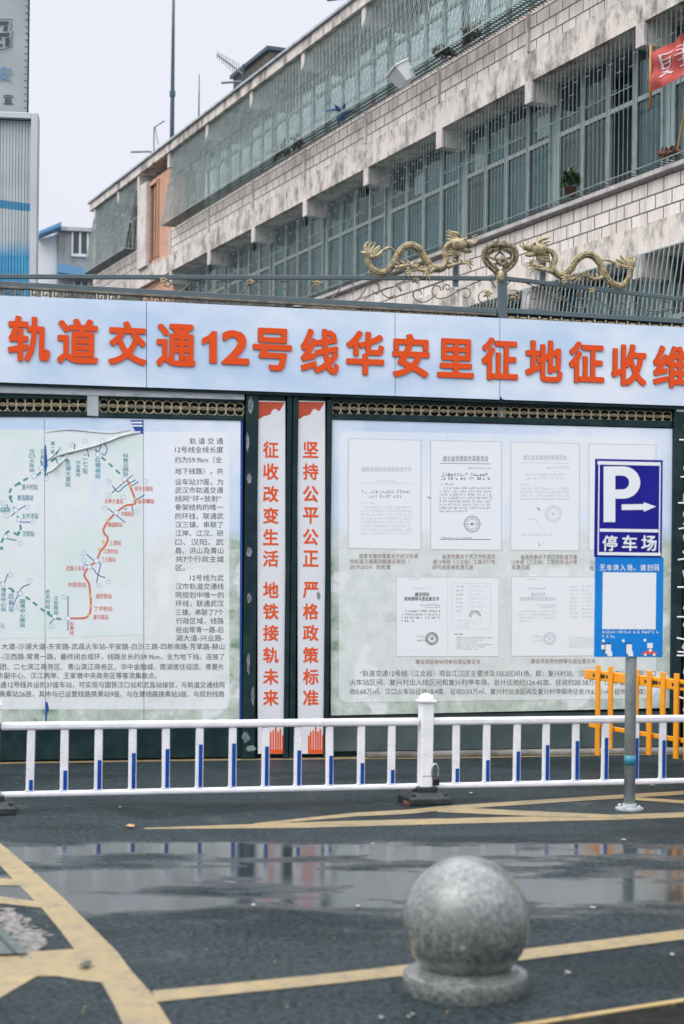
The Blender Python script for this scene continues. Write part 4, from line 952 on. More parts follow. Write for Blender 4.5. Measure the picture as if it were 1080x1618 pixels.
b.build('metro_lines', ['map_green', 'map_red', 'map_blue', 'map_pale', 'map_gold', 'map_teal', 'paper', 'leafy_print'] if False else ['map_green', 'map_red', 'map_blue', 'map_pale', 'map_gold', 'map_teal', 'paper', 'map_green'], o, off=OFF[o.name])
b = MB()
def wtext(mb, body, x0p, x1p, ybase, hpx, yo, m=0, bold=.0):
    """a line of print: the square height is hpx, its foot at ybase"""
    p0, p1 = wp(x0p, ybase, yf), wp(x1p, ybase, yf); zt_ = wp(x0p, ybase - hpx, yf)[1]
    mb.text(body, p0[0], p1[0], 0, 0, yo, m, bold, h=None) if False else None
    vs, fs, ns, bb = glyphs(body, 0, 0); sx_ = (p1[0] - p0[0]) / max(1e-6, bb[1] - bb[0]); sz = (zt_ - p0[1]) / .94
    sl_ = (p1[1] - p0[1]) / max(1e-6, p1[0] - p0[0])
    for q, (du, dv) in enumerate([(0, 0)] if bold < .01 else [(1, .6), (-1, -.6)]):
        k = len(mb.v)
        for a, c_, d in vs: x_ = p0[0] + (a - bb[0] + du * bold) * sx_; mb.v.append((x_, yo - .0001 * q, p0[1] + (c_ + .10 + dv * bold) * sz + (x_ - p0[0]) * sl_))
        for f in fs: mb.f.append(tuple(i + k for i in f)); mb.m.append(m)
for tx_, xa_, xb_, yb in [('复兴村站', 34, 59, 774, ), ('青岛路站', 27, 52, 791), ('站路站', 0, 16, 810), ('太平洋站', 34, 60, 820), ('汉阳站', 35, 54, 848)]: wtext(b, tx_, xa_, xb_, yb, 9, ym, 0, .02)
for tx_, xa_, xb_, yb in [('徐东大街站', 212, 241, 776), ('岳家嘴站', 217, 243, 796), ('东亭大道站', 165, 194, 796), ('中南路站', 191, 211, 816), ('秦园路站', 170, 193, 833), ('上湾站', 172, 191, 862), ('江南村站', 163, 186, 875), ('三元路站', 160, 182, 888), ('武昌火车站', 104, 134, 902), ('中医院站', 107, 136, 928), ('瑞安街站', 151, 176, 946), ('丁字桥站', 148, 177, 966), ('复兴路站', 147, 171, 979)]: wtext(b, tx_, xa_, xb_, yb, 8, ym, 1, .015)
def vtext(body, px, y0p, y1p, m, sz=8):
    n = len(body)
    for i, ch in enumerate(body): wtext(b, ch, px - sz / 2, px + sz / 2, y0p + (y1p - y0p) * (i + 1) / n, (y1p - y0p) / n * .92, ym, m, .02)
vtext('汉口火车站', 50, 709, 746, 0); vtext('石桥站', 67, 709, 736, 0, 7); vtext('后湖大道站', 107, 727, 769, 0); vtext('兴业路站', 123, 727, 753, 0, 7); vtext('二七站', 134, 716, 749, 0); vtext('红钢城站', 154, 722, 756, 0); vtext('科普公园站', 198, 716, 752, 0); vtext('青一路', 83, 697, 717, 0, 6)
vtext('博览中心站', 5, 928, 966, 0); vtext('四新站', 17, 937, 967, 0, 7); vtext('国博中心南站', 35, 946, 991, 0); vtext('老关村站', 75, 931, 962, 0, 7); vtext('江安路站', 88, 941, 971, 0, 7); vtext('东青站', 113, 982, 1003, 1, 7)
b.ribbon(wq(cpath((0, 992), (2, 987), (1, 984)), yf), .004, ym, 2); b.ribbon(wq(cpath((6, 984), (3, 990), (5, 993), (7, 990), (4, 989)), yf), .004, ym, 2)
b.build('map_lettering', ['map_teal', 'map_red', 'grey_print'], o, off=OFF[o.name])
# torn and creased vinyl
b = MB()
b.sheet(wq([(70, 704), (72, 703), (74.5, 730), (72, 752), (70, 752)], yf), ym - .001, 0)
b.sheet(wq([(205.5, 664), (226, 664), (226, 686), (222, 684.5), (219, 686), (213, 681), (209, 673)], yf), ym - .001, 0)
b.sheet(wq([(71, 1108), (75, 1110), (77, 1122), (74, 1126), (73, 1140), (71, 1140)], yf), ym - .001, 0)
b.sheet(wq([(206, 666.5), (224, 666.5), (224, 669), (207, 669)], yf), ym - .0014, 1); b.sheet(wq([(208, 671.5), (225, 671.5), (225, 674), (209, 674)], yf), ym - .0014, 1)
sub(b, 'exposed_strip', ['deep_blue', 'paper'], o)
b = MB()
def fold(pts, w, lift):
    P_ = cpath(*pts); k = len(b.v); n = len(P_)
    for i, (a, c_) in enumerate(P_):
        t = math.sin(math.pi * i / (n - 1)) ** .6
        for dy, yo in ((-w * .9, 0), (-w * .25 * t, -lift * t), (w * .25 * t, -lift * .8 * t), (w * .5, 0)): x_, z_ = wp(a, c_ + dy, yf); b.v.append((x_, ym - .001 + yo, z_))
    for i in range(n - 1):
        for q in range(3): b.f.append((k + 4 * i + q, k + 4 * i + q + 1, k + 4 * i + 5 + q, k + 4 * i + 4 + q)); b.m.append(0)
fold([(74, 727), (95, 719), (118, 713), (146, 706), (172, 697), (190, 690), (212, 685), (222, 684)], 3.2, .016)
fold([(71, 683), (90, 681), (112, 679), (150, 683), (180, 684), (205, 679)], 2, .004)
fold([(72, 748), (84, 742), (97, 730), (106, 722)], 3, .014)
fold([(74, 726), (82, 721), (90, 712), (95, 706)], 2.4, .012)
sub(b, 'vinyl_crease', 'crease', o, smooth=True)
# the paragraph beside and below the map
lines = [('轨 道 交 通', 299, 352, 702), ('12号线全线长度', 276, 352, 715.5), ('约为59.9km（全', 276, 350, 731.5), ('地下线路），共', 276, 352, 749.5), ('设车站37座，为', 276, 352, 766.5), ('武汉市轨道交通', 276, 352, 779.5), ('线网“环+放射”', 276, 349, 793), ('骨架结构的唯一', 276.5, 352, 806.5), ('的环线，联通武', 276.5, 352.5, 820.5), ('汉三镇，串联了', 276.5, 352, 834), ('江岸、江汉、硚', 276.5, 352.5, 847.5), ('口、汉阳、武', 276.5, 352.5, 861.5), ('昌、洪山及青山', 277, 352.5, 875), ('共7个行政主城', 277, 353, 888.5), ('区。', 277, 292, 902),
         ('12号线为武', 299.5, 353, 918), ('汉市轨道交通线', 277, 353, 931.5), ('网规划中唯一的', 277, 353, 945), ('环线，联通武汉', 277, 353, 958.5), ('三镇，串联了7个', 277, 353, 972.5), ('行政区域，线路', 277.5, 353, 986), ('经由常青一路-后', 277.5, 353, 1000), ('湖大道-兴业路-', 277.5, 353, 1013),
         ('大道-沙湖大道-东安路-武昌火车站-平安路-白沙三路-四新南路-芳草路-赫山', 2, 354, 1026.5), ('-汉西路-常青一路，最终闭合成环，线路总长约59.9km，全为地下线。连接了', 2, 354, 1042.5), ('团、二七滨江商务区、青山滨江商务区、华中金融城、南湖居住组团、青菱片', 0, 353, 1058.5), ('市副中心、汉江两岸、王家墩中央商务区等客流集散点。', -5, 247, 1072.5), ('通12号线共设的37座车站，可实现与国铁汉口站和武昌站接驳，与轨道交通线网', 0, 354, 1087), ('换乘站26座，其中与已运营线路换乘站9座、与在建线路换乘站3座、与规划线路', -2, 354, 1101.5)]
b = MB()
for tx_, xa_, xb_, yb in lines: wtext(b, tx_, xa_, xb_, yb, 10.2, yf - .0028, 0, .006)
sub(b, 'paragraph_lettering', 'black_print', o)

# ---------------------------------------------------------------- document board (right)
c_ = WP(790, 1124); T = Thing('document_board', 'large pale notice board with printed approval documents, behind the parking sign', 'notice board', FW, c_[0], yf, c_[1])
z0_, z1_ = WP(790, 1124)[1], WP(790, 670)[1]
M['print_r'] = print_board('town_print_under_documents', z0_, z1_, 0); M['print_rw'] = print_board('whitened_town_print_under_documents', z0_, z1_, .52)
b = MB(); b.prism(wq([(522.5, 1130.5), (1059, 1118.5), (1062, 677.5), (522.5, 663)], yf), yf, yf + .03); o = b.build('board', 'print_r', T)
fld = rrect(535, 681, 1036, 1110, 13)
fld = [(a, c_ + .018 * (a - 535) * (1 if c_ < 800 else -.75)) for a, c_ in fld]
b = MB(); b.sheet(wq(fld, yf), yf - .0012); sub(b, 'white_field', 'print_rw', o)
b = MB(); b.ribbon(wq([(707, 668), (706, 1126)], yf), .003, yf - .0015); sub(b, 'panel_seam', 'faint_print', o)
y1 = yf - .002; y2 = yf - .0026
def docbox(quad):
    bq = MB(); bq.sheet(wq(quad, yf), y1); d = sub(bq, 'document', 'paper', o)
    return d
def outline(mb, quad, w=.006, m=0): mb.ribbon(wq(quad, yf), w, y2, m, True)
D = [[(550, 693), (664.5, 695.5), (664.5, 868), (550, 866)], [(680, 696), (791.5, 698), (791.5, 869), (680, 868)], [(807, 698.5), (915, 700.5), (914.5, 870), (806.5, 869)], [(930, 701), (1036, 703), (1035, 870.5), (930, 869.5)],
     [(626, 911.5), (788, 912.5), (787, 1037), (626, 1037)], [(808, 911), (962, 912), (962, 1036), (808, 1036.5)]]
for q in D: docbox(q)
b = MB()
for q in D: outline(b, q, .0075 if q[0][1] < 800 else .005)
outline(b, [(714, 921), (775, 921.5), (775, 994), (714, 994)], .003)
b.ribbon(wq([(707, 915), (707, 1034)], yf), .003, y2)
sub(b, 'document_border', 'line_print', o)
b = MB()   # 0 black 1 grey 2 faint 3 brown 4 rule
pt = lambda a, c_: wp(a, c_, yf)
fp = lambda xa_, xb_, yt, h, m: fine_print(b, xa_, xb_, yt, yt + h, y2, m, pt, rnd)
wtext(b, '国家发展和改革委员会文件', 571, 650, 745.5, 8, y2, 2, .03); fp(594, 627, 758, 3, 2); b.ribbon(wq([(571, 763), (651, 764)], yf), .003, y2, 2)
fp(571, 649, 774, 5, 1); fp(582, 637, 781.5, 5, 1); fp(570, 593, 793, 3.4, 2)
for i in range(8): fp(576 if i == 0 else 570, 650, 799.5 + i * 5.9, 3.4, 2)
wtext(b, '湖北省发展和改革委员会', 699, 771, 729.5, 9.5, y2, 1, .02); b.ribbon(wq([(695, 732), (774, 733)], yf), .006, y2, 1); fp(740, 774, 738, 3, 1)
fp(698, 772, 747, 5, 0); fp(696, 776, 753, 5, 0); fp(694, 719, 763, 3.6, 1)
for i in range(8): fp(700 if i == 0 else 694, 776 if i < 7 else 737, 769 + i * 5.2, 3.6, 1)
fp(697, 747, 848, 3, 1); b.ribbon(wq([(694, 852), (775, 852.5)], yf), .005, y2, 0)
def seal(px, py, r_, m, yo=None, arc=1.0):
    for rr2, w in ((r_, .007), (r_ * .62, .003)):
        n = int(24 * arc); q = [pt(px + rr2 * math.cos(math.pi + t * .2618), py + rr2 * math.sin(math.pi + t * .2618)) for t in range(n + 1 if arc < 1 else n)]; b.ribbon(q, w, y2, m, arc == 1.0)
    for k in range(int(16 * arc)):
        t = math.pi + k * .3927; a, c_ = px + r_ * .81 * math.cos(t), py + r_ * .81 * math.sin(t); b.ribbon([pt(a - 1.2, c_ - 1), pt(a + 1.1, c_ + 1.2)], .006, y2, m)
    if arc == 1.0: b.sheet([pt(px + r_ * (.34 if k % 2 == 0 else .14) * math.sin(k * .6283), py - r_ * (.34 if k % 2 == 0 else .14) * math.cos(k * .6283)) for k in range(10)], y2, m)
seal(745.5, 828, 12.5, 1); b.ribbon(wq([(731, 828), (762, 828)], yf), .004, y2, 1)
wtext(b, '湖北省发展和改革委员会', 826, 895, 727, 8, y2, 4, .02); b.ribbon(wq([(822, 731), (900, 732)], yf), .003, y2, 4); fp(863, 900, 737, 3, 4); fp(829, 893, 747, 4.5, 2); fp(832, 893, 753, 4.5, 2); fp(822, 836, 764, 3, 4)
for i in range(4): fp(822, 900, 770 + i * 5.5, 3.4, 4)
fp(824, 875, 843, 3, 4); seal(874, 812, 12.5, 2); b.ribbon(wq(cpath((832, 820), (846, 821), (850, 830), (858, 836)), yf), .006, y2, 2); b.ribbon(wq([(848, 802), (853, 806)], yf), .012, y2, 1); b.ribbon(wq([(850, 858), (853, 863)], yf), .008, y2, 1); b.ribbon(wq([(675, 785), (680, 787)], yf), .012, y2, 1)
fp(946, 1020, 745, 6, 4)
for i in range(9): fp(944, 1022, 775 + i * 6, 3.4, 4)
for (tx_, xa_, xb_, yb) in [('国家发展改革委关于武汉市城', 567, 660, 882.5), ('市轨道交通第四期建设规划（', 552, 647, 891), ('2019-2024）的批复', 552, 617, 899.5), ('省发改委关于武汉市轨道交', 698, 782, 883), ('通12号线（江北段）工程可行性', 683, 782, 891.5), ('研究报告审批意见函', 683, 747, 900), ('省发改委关于武汉市轨道交通', 822, 911, 884), ('12号线（江北段）工程初步设计审', 808, 911, 892), ('批意见函', 808, 836, 900), ('汉市轨道交通12号线（江北段）工', 931, 1034, 893), ('程', 931, 938, 901.5), ('建设项目用地预审与选址意见书', 656, 758, 1049.5), ('建设项目用地预审与选址意见书', 838, 940, 1048.5)]: wtext(b, tx_, xa_, xb_, yb, 7.6, y2, 3, .006)
for dx, m1, m2 in ((0, 0, 1), (183.5, 2, 4)):
    fp(651 + dx, 681 + dx, 927.5, 3.6, 2 if dx == 0 else 4); wtext(b, '建设项目', 655 + dx, 677 + dx, 942.5, 6.5, y2, m1, .03); wtext(b, '用地预审与选址意见书', 638 + dx, 693 + dx, 949.5, 6.5, y2, m1, .03)
    fp(664 + dx, 697 + dx, 954, 3, m2); fp(670 + dx, 697 + dx, 958, 2.6, m2)
    for i in range(4): fp(640 + dx if i == 0 else 634 + dx, 697 + dx if i < 3 else 654 + dx, 963.5 + i * 5.2, 3.4, m1)
    fp(658 + dx, 690 + dx, 1004, 3, m2); fp(659 + dx, 676 + dx, 1010, 3, m2)
    fp(646 + dx, 665 + dx, 913.5, 2.4, 4)
for i in range(7): fp(720, 733, 925 + i * 6.4, 3, 1); fp(740, 772 - (i * 7) % 17, 925 + i * 6.4, 2.6, 2)
for i in range(3): fp(722, 760 - i * 9, 979 + i * 4.6, 2.4, 2)
fp(718, 731, 1000, 3, 0)
for i in range(6): fp(721, 778 - (i % 3) * 12, 1006 + i * 3.6, 2.4, 1)
for i in range(9): fp(900, 912, 925 + i * 6, 3, 4); fp(918, 938, 925 + i * 6, 2.6, 4)
for i in range(5): fp(899, 938, 1006 + i * 3.6, 2.4, 4)
seal(682, 1009, 9.5, 0); seal(868, 1009, 9.5, 2); seal(750, 974, 9, 1, arc=.5)
sub(b, 'document_print', ['black_print', 'grey_print', 'faint_print', 'brown_print', 'line_print'], o)
b = MB()
for tx_, xa_, xb_, yb in [('“轨道交通12号线（江北段）项目江汉区主要涉及3站2区间1场。即：复兴村站、汉口火车站、复兴村站至汉口', 568, 1035, 1069), ('火车站区间、复兴村出入线区间和复兴村停车场。总计征地约124.45亩、征收约20.38万㎡（其中复兴村站征', 552, 1026, 1083), ('收0.68万㎡、汉口火车站征地18.4亩、征收0.03万㎡、复兴村站含区间及复兴村停保场征收19.67万㎡、征地91.11亩）', 552, 1020, 1097.5)]: wtext(b, tx_, xa_, xb_, yb, 10, yf - .0022, 0, .006)
sub(b, 'paragraph_lettering', 'black_print', o)
# ---------------------------------------------------------------- next gate leaf at the right edge, with white brush strokes on it
yg = -.045
c_ = wp(1150, 1187, yg); T = Thing('gate_leaf', 'dark green gate leaf with white painted strokes and thin white bars, right photo edge', 'gate', FW, c_[0], yg, 0)
b = MB(); b.prism([wp(1078.5, 1187, yg), wp(XR, 1184, yg), wp(XR, 665, yg), wp(1078.5, 660, yg)], yg, yg + .03); o = b.build('leaf_board', 'green', T)
b = MB(); b.prism(wq([(1066, 646), (XR, 652), (XR, 664), (1066, 650.5)], yg), -.08, -.02); b.build('head_rail', 'greyrail', T)
yg = -.0765; b = MB(); rw = random.Random(4)
for py, x0p, tl in [(695, 1073, 1), (754, 1075, -1), (795, 1071, 0), (836, 1072, -4), (885, 1070.5, -4), (928, 1070, 0), (975, 1069.5, 0), (1008, 1069, 5), (1030, 1070, 2), (1036, 1069, 0), (1100, 1068, 8)]:
    b = MB(); b.tube([(wp(x0p, py, yg)[0], yg, wp(x0p, py, yg)[1]), (wp(1140, py + tl * 3, yg)[0], yg, wp(1140, py + tl * 3, yg)[1])], .0085, 6); b.build('white_bar', 'white_strip', T, smooth=True)
b = MB(); yb2 = -.047
for px, py, rx, rz in [(1079.5, 672, 2, 3), (1080, 740, 4, 6), (1080, 787, 5, 8), (1079, 812, 5, 7), (1080, 828, 7, 2), (1080, 850, 4, 7), (1079, 872, 5, 3), (1080, 905, 5, 9), (1080, 960, 5, 4), (1080, 987, 4, 5), (1079, 1022, 5, 7), (1081, 1060, 6, 8), (1080, 1120, 4, 6)]: blob(b, px + 2, py, rx, rz, yb2, 9)
sub(b, 'painted_stroke', 'white_strip', o)

# ================================================================== BIG OLD BUILDING behind the wall
def hp(px, py, yo=0): return FH.p(px, py, yo)
BU = [1.78 - 3.2 * k for k in range(8)]            # pier lines 1.78 ... -20.62
UR = 8.18; UL = -28.5
ZL1, ZL2 = 6.0, 9.22
ZS2 = 7.07; ZC3 = 10.30
ZR = hp(480, 62, -.14)[1]                          # roof edge, top
T = Thing('apartment_building', 'long old pale block building with barred balcony windows behind the gate wall', 'building', FH, 0, 0, 0)
def hb(name, m, x0_, x1_, y0, y1, z0_, z1_, bev=0, label=None):
    b = MB(); b.box(x0_, x1_, y0, y1, z0_, z1_); return b.build(name, m, T, bev=bev, label=label)
XE = -20.62
# masonry core, floors and end wall
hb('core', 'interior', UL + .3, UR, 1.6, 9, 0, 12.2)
hb('ground_wall', 'brickw', UL, UR, .0, .4, 0, 2.6)
for z in (2.6, 5.8, 9.02): hb('floor_slab', 'beamc', UL + .02, UR, .452, 1.6, z + .44, z + .60)
hb('end_wall', 'brickw', UL - .25, UL, 0, 9, 0, 12.2)
for k, (z0_, z1_) in enumerate(((ZL1 + .40, 7.0), (ZL2 + .47, ZC3 + .05))):
    hb('brick_spandrel', 'brickw', XE, UR, .0, .45, z0_, z1_)
hb('brick_spandrel', 'brickw', UL, -23.6, .0, .45, ZL2 + .47, ZC3 + .05); hb('brick_spandrel', 'brickw', UL, -23.6, .0, .45, ZL1 + .4, 7.0)
hb('brick_spandrel', 'brickw', UL, UR, .0, .45, 2.6 + .4, 3.75)
bm_ = [hb('concrete_beam', 'beam', UL, UR, -.012, .45, ZL2, ZL2 + .468), hb('concrete_beam', 'beam', UL, UR, -.012, .45, ZL1, ZL1 + .398), hb('concrete_beam', 'beam', UL, UR, -.012, .45, 2.6, 2.998)]
hb('window_sill', 'beamc', XE, UR, -.10, .45, 7.001, 7.07, .01); hb('window_sill', 'beamc', UL, -23.6, -.10, .45, 7.001, 7.07, .01)
# stair bay: recessed orange brick with a slot window
hb('stair_wall', 'bricko', -22.66, XE - .02, .05, .4, ZL2 + .47, 12.0); hb('stair_wall', 'bricko', -23.58, XE - .02, .1, .4, 2.9, ZL2)
hb('stair_pilaster', 'beamc', -23.55, -22.68, -.10, .42, ZL2 + .47, 11.97, .01)
s0, s1 = hp(239.5, 350, .045)[0], hp(250, 350, .045)[0]; za, zb_s = hp(245, 408, .045)[1], hp(245, 292, .045)[1]
b = MB(); b.box(s0, s1, .043, .0495, za, zb_s); w = b.build('slot_window', 'glassd', T)
b = MB(); b.box(s0 - .07, s0, -.02, .0495, za, zb_s); b.box(s1, s1 + .07, -.02, .0495, za, zb_s); b.box(s0 - .07, s1 + .07, -.03, .0495, zb_s, zb_s + .08); b.box((s0 + s1) / 2 - .03, (s0 + s1) / 2 + .03, .02, .042, za, zb_s); sub(b, 'frame', 'bricko', w)
# roof
rt = ZR; b = MB(); b.box(UL - .25, UR, -.14, .9, rt - .23, rt); roof = b.build('roof', 'beam', T, bev=.015)
b = MB(); b.box(UL - .3, UR, -.20, 9.2, rt + .001, rt + .05); sub(b, 'roof_edge', 'roofedge', roof)
b = MB(); b.box(UL - .25, UR, .91, 9, rt - .25, rt - .02); sub(b, 'roof_deck', 'roofdark', roof)
for u in BU + [-23.5, -25.6, -28.3, 4.98]:
    hb('roof_bracket', 'beamc', u - .09, u + .09, -.10, .45, rt - .60, rt - .232, .008)
for u in BU + [4.98]:
    hb('beam_end', 'beamc', u - .11, u + .11, -.018, .45, ZL2 - .33, ZL2 - .001, .006); hb('beam_end', 'beamc', u - .11, u + .11, -.018, .45, ZL1 - .33, ZL1 - .001, .006)
    hb('downpipe', 'beamc', u - .03, u + .03, -.05, -.001, ZL2 + .47, ZC3 - .02)
for u in (-26.0,):
    hb('beam_end', 'beamc', u - .11, u + .11, -.018, .45, ZL2 - .33, ZL2 - .001, .006)
# windows: one mesh of each sort, then copies
def link(o, par): S.collection.objects.link(o); o.parent = par; return o
def win_mesh(w, h, tr):
    b = MB(); t = .045
    b.box(-w / 2, w / 2, 0, .06, 0, t); b.box(-w / 2, w / 2, 0, .06, h - t, h); b.box(-w / 2, -w / 2 + t, .001, .06, t, h - t); b.box(w / 2 - t, w / 2, .001, .06, t, h - t)
    b.box(-w / 2 + t, w / 2 - t, .002, .058, tr - .035, tr + .035)
    return b
def curtain(w, z0_, z1_, rnd, folds):
    b = MB(); n = folds * 6; k0 = 0
    ph = rnd.random() * 6
    for i in range(n + 1):
        f = i / n; x_ = -w / 2 + w * f; y_ = .10 + .028 * math.sin(f * folds * 6.28 + ph) + .012 * math.sin(f * 17 + ph)
        b.v += [(x_, y_, z0_), (x_ + .01 * math.sin(f * 9 + ph), y_ * .8 + .02, z1_)]
    for i in range(n): b.f.append((2 * i, 2 * i + 2, 2 * i + 3, 2 * i + 1)); b.m.append(0)
    return b
rw = random.Random(21)
WM = {}
def tmp(b, name, m, smooth=False):
    o = b.build(name, m, None, F0, smooth=smooth); me = o.data; bpy.data.objects.remove(o); return me
def windows(u0, u1, n, zb, h, tr, row, kinds, yw=.45):
    w = (u1 - u0) / n
    key = (round(w, 3), round(h, 3))
    if key not in WM:
        gl = MB(); gl.add([(-w / 2 + .04, .03, .04), (w / 2 - .04, .03, .04), (w / 2 - .04, .03, h - .04), (-w / 2 + .04, .03, h - .04)], [(0, 1, 2, 3)])
        WM[key] = (tmp(win_mesh(w - .012, h, tr), 'window', 'wframe'), tmp(gl, 'pane', 'glass'), {})
    fm, gm, cm = WM[key]
    for i in range(n):
        kd = kinds(i)
        o = link(bpy.data.objects.new('window', fm), T.o); o.location = (u0 + w * (i + .5), yw, zb)
        if kd == 'open': continue
        g_ = link(bpy.data.objects.new('pane', gm), o)
        if kd:
            ck = (kd, rw.randrange(3))
            if ck not in cm: cm[ck] = tmp(curtain(w - .1, .05, tr - .02 if rw.random() < .6 else h - .1, rw, rw.choice((4, 6, 8))), 'curtain', kd, True)
            link(bpy.data.objects.new('curtain', cm[ck]), o)
        if row == 2 and kd != 'open' and rw.random() < .38:  # pale slats standing in for lamp reflections in the upper panes
            bk = ('pane_reflection', rw.randrange(2))
            if bk not in cm:
                bb = MB(); d = .08 if bk[1] else .22; x_ = -w / 2 + .10
                while x_ < w / 2 - .12: bb.box(x_, x_ + .072, .125, .13, tr + .06 + d * .4, h - .10 - d); x_ += .08
                cm[bk] = tmp(bb, 'pane_reflection', 'hutw')
            link(bpy.data.objects.new('pane_reflection', cm[bk]), o)
H2 = ZL2 - 7.07; H3 = rt - .24 - ZC3 - .05; HL = ZL1 - 3.75
bounds = BU + [4.98, 8.18]; bounds = sorted(bounds)
for a, c_ in zip(bounds, bounds[1:]):
    def k2(i, a=a):
        if abs(a + 1.42) < .1 and i == 2: return 'open'
        if abs(a - 1.78) < .1 and i == 0: return 'curt_pale'
        return rw.choice(('curt_teal', 'curt_teal', 'curt_blue', 'curt_grey', 'curt_blue', 'curt_teal', None))
    windows(a + .12, c_ - .12, 4, 7.07, H2, H2 * .62, 2, k2)
    windows(a + .06, c_ - .06, 4, ZC3 + .05, H3, H3 * .64, 3, lambda i: rw.choice(('curt_pale', 'curt_pale', 'curt_grey', 'curt_pale', 'curt_pale', 'curt_grey', 'curt_pale', 'curt_pale', None)))
    windows(a + .12, c_ - .12, 4, 3.75, HL, HL * .62, 1, lambda i: rw.choice(('curt_teal', None, 'curt_grey')))
    if a < UR: hb('pier', 'curt_grey', a - .12, a + .12, .50, .62, 7.07, ZL2); hb('pier', 'curt_grey', a - .12, a + .12, .50, .62, 3.75, ZL1)
windows(-28.3, -23.7, 6, ZC3 + .05, H3, H3 * .64, 3, lambda i: rw.choice(('curt_grey', 'curt_pale', 'open')))
windows(-28.3, -23.7, 6, 7.07, H2, H2 * .62, 2, lambda i: rw.choice(('curt_teal', None)))
# window grilles
def bars(mb, x0_, x1_, y, z0_, z1_, step, r_, n=4, m=0):
    k = int((x1_ - x0_) / step)
    for i in range(k + 1):
        x_ = x0_ + (x1_ - x0_) * i / k; mb.tube([(x_, y, z0_), (x_, y, z1_)], r_, n, m, False)
for a, c_ in zip(bounds, bounds[1:]):                       # middle floor: upright bars between the beam ends
    b = MB(); bars(b, a + .12, c_ - .12, .03, 7.08, ZL2 - .02, .118, .0062, 4)
    for z in (7.11, 8.42): b.box(a + .12, c_ - .12, .024, .036, z - .006, z + .006, 0)
    kx = int((c_ - a) / .118)
    for i in range(kx):                                      # little cross ties of the upper field
        x_ = a + .12 + (c_ - a - .24) * i / kx; z = 8.46 + .22 * (i % 3) + .03 * math.sin(i * 2.1); b.box(x_, x_ + .118, .026, .034, z - .005, z + .005)
    for i in range(int((c_ - a) / .118)):                    # short bars of the sill rack
        x_ = a + .06 + i * .118; b.tube([(x_, .03, 7.10), (x_, -.17, 7.10), (x_, -.17, 7.13)], .0085, 4, 1, False)
    b.box(a, c_, -.178, -.162, 7.125, 7.14)
    b.build('window_grille', ['barm', 'bard'], T, fix=False)
def cage(a, c_, z0_, z1_, yo, step, r_, amp, m='bar', side=None, ytop_=-.05):
    """bars bent to and fro, leaning out from the roof to the cage floor"""
    b = MB(); k = int((c_ - a) / step); Y = lambda z: yo + (ytop_ - yo) * (z - z0_) / (z1_ - z0_)
    def zig(x_, y0, amp_, seg, ph):
        n = max(2, int((z1_ - z0_) / seg)); b.tube([(x_ + amp_ * (1 if (i + ph) % 2 else -1), Y(z0_ + (z1_ - z0_) * i / n) * y0, z0_ + (z1_ - z0_) * i / n) for i in range(n + 1)], r_, 4, 0, False)
    for i in range(k + 1): zig(a + (c_ - a) * i / k, 1, amp, .17, i)
    for f in (0, .62, 1):
        z = z0_ + (z1_ - z0_) * f; y_ = Y(z); b.box(a, c_, y_ - .006, y_ + .006, z - .009, z + .009, 1 if f == .62 else 0)
    for i in range(int((c_ - a) / .10) + 1):                 # floor of the cage
        x_ = a + .10 * i; b.tube([(x_, yo, z0_), (x_, -.02, z0_ - .01)], .0095, 4, 1, False)
    for f in (.25, .5, .75): b.box(a, c_, yo * (1 - f) - .014, yo * (1 - f) + .014, z0_ - .02, z0_ - .006, 1)
    if side is not None:
        for i in range(4): zig(side, i / 4, 0, .3, i)
        for f in (0, .36, .68): z = z0_ + (z1_ - z0_) * f; b.box(side - .008, side + .008, Y(z), 0, z - .01, z + .01)
    b.build('balcony_cage', [m, 'bard'], T, fix=False)
for a, c_ in zip(bounds, bounds[1:]):
    cage(a + (.45 if a < -20 else 0), c_ - .012, ZC3, rt - .235, -.42, .092, .0092, .016, side=a + .45 if a < -20 else None)
    cage(a + .0, c_ - .012, 3.6, ZL1 - .02, -.40, .12, .009, .006)
cage(-28.35, -26.02, ZC3, rt - .235, -.42, .092, .0092, .016, side=-28.35); cage(-26.0, -23.65, ZC3, rt - .235, -.42, .092, .0092, .016, side=-23.65)
b = MB(); bars(b, -28.3, -23.7, .03, 7.08, ZL2 - .02, .12, .0085); b.build('window_grille', ['bar'], T, fix=False)
# things left in and on the cages
def junk(px, py, s_, m, name, lb, cat, seed, yo=-.3, n=14):
    r_ = random.Random(seed); u, z = hp(px, py, yo); z = ZC3 if abs(z - ZC3) < .6 else z
    Tj = Thing(name, lb, cat, FH, u, yo, z); b = MB()
    for i in range(n):
        p_ = Vector((u + r_.gauss(0, s_ * .8), yo + r_.gauss(0, s_ * .35), z + abs(r_.gauss(0, s_ * .4))))
        q_ = p_ + Vector((r_.gauss(0, s_), r_.gauss(0, s_ * .5), r_.gauss(0, s_ * .5))); b.tube([p_, (p_ + q_) / 2 + Vector((0, 0, .05 * s_)), q_], [s_ * .28, s_ * .22, s_ * .08], 6)
    b.build('bundle', m, Tj)
junk(446, 238, .17, 'clutter', 'rag_bundle', 'dark bundle of rags on the cage floor left of the blue bag', 'bundle', 1)
junk(470, 228, .13, 'clutter', 'rag_bundle', 'dark twiggy bundle on the cage floor between the rag pile and the blue bag', 'bundle', 2)
junk(545, 188, .14, 'blue_rag', 'plastic_bag', 'crumpled blue plastic bag lying on the top floor cage', 'bag', 3)
junk(697, 104, .17, 'clutter', 'rag_bundle', 'dark clump hanging under the cage right of the white tub', 'bundle', 4)
junk(742, 75, .17, 'clutter', 'rag_bundle', 'dark clump hanging at the cage corner near the upper right', 'bundle', 6)
u, z = hp(632, 118, -.55)
Tj = Thing('plastic_tub', 'white plastic tub leaning out of the top floor cage', 'tub', FH, u, -.55, z - .2)
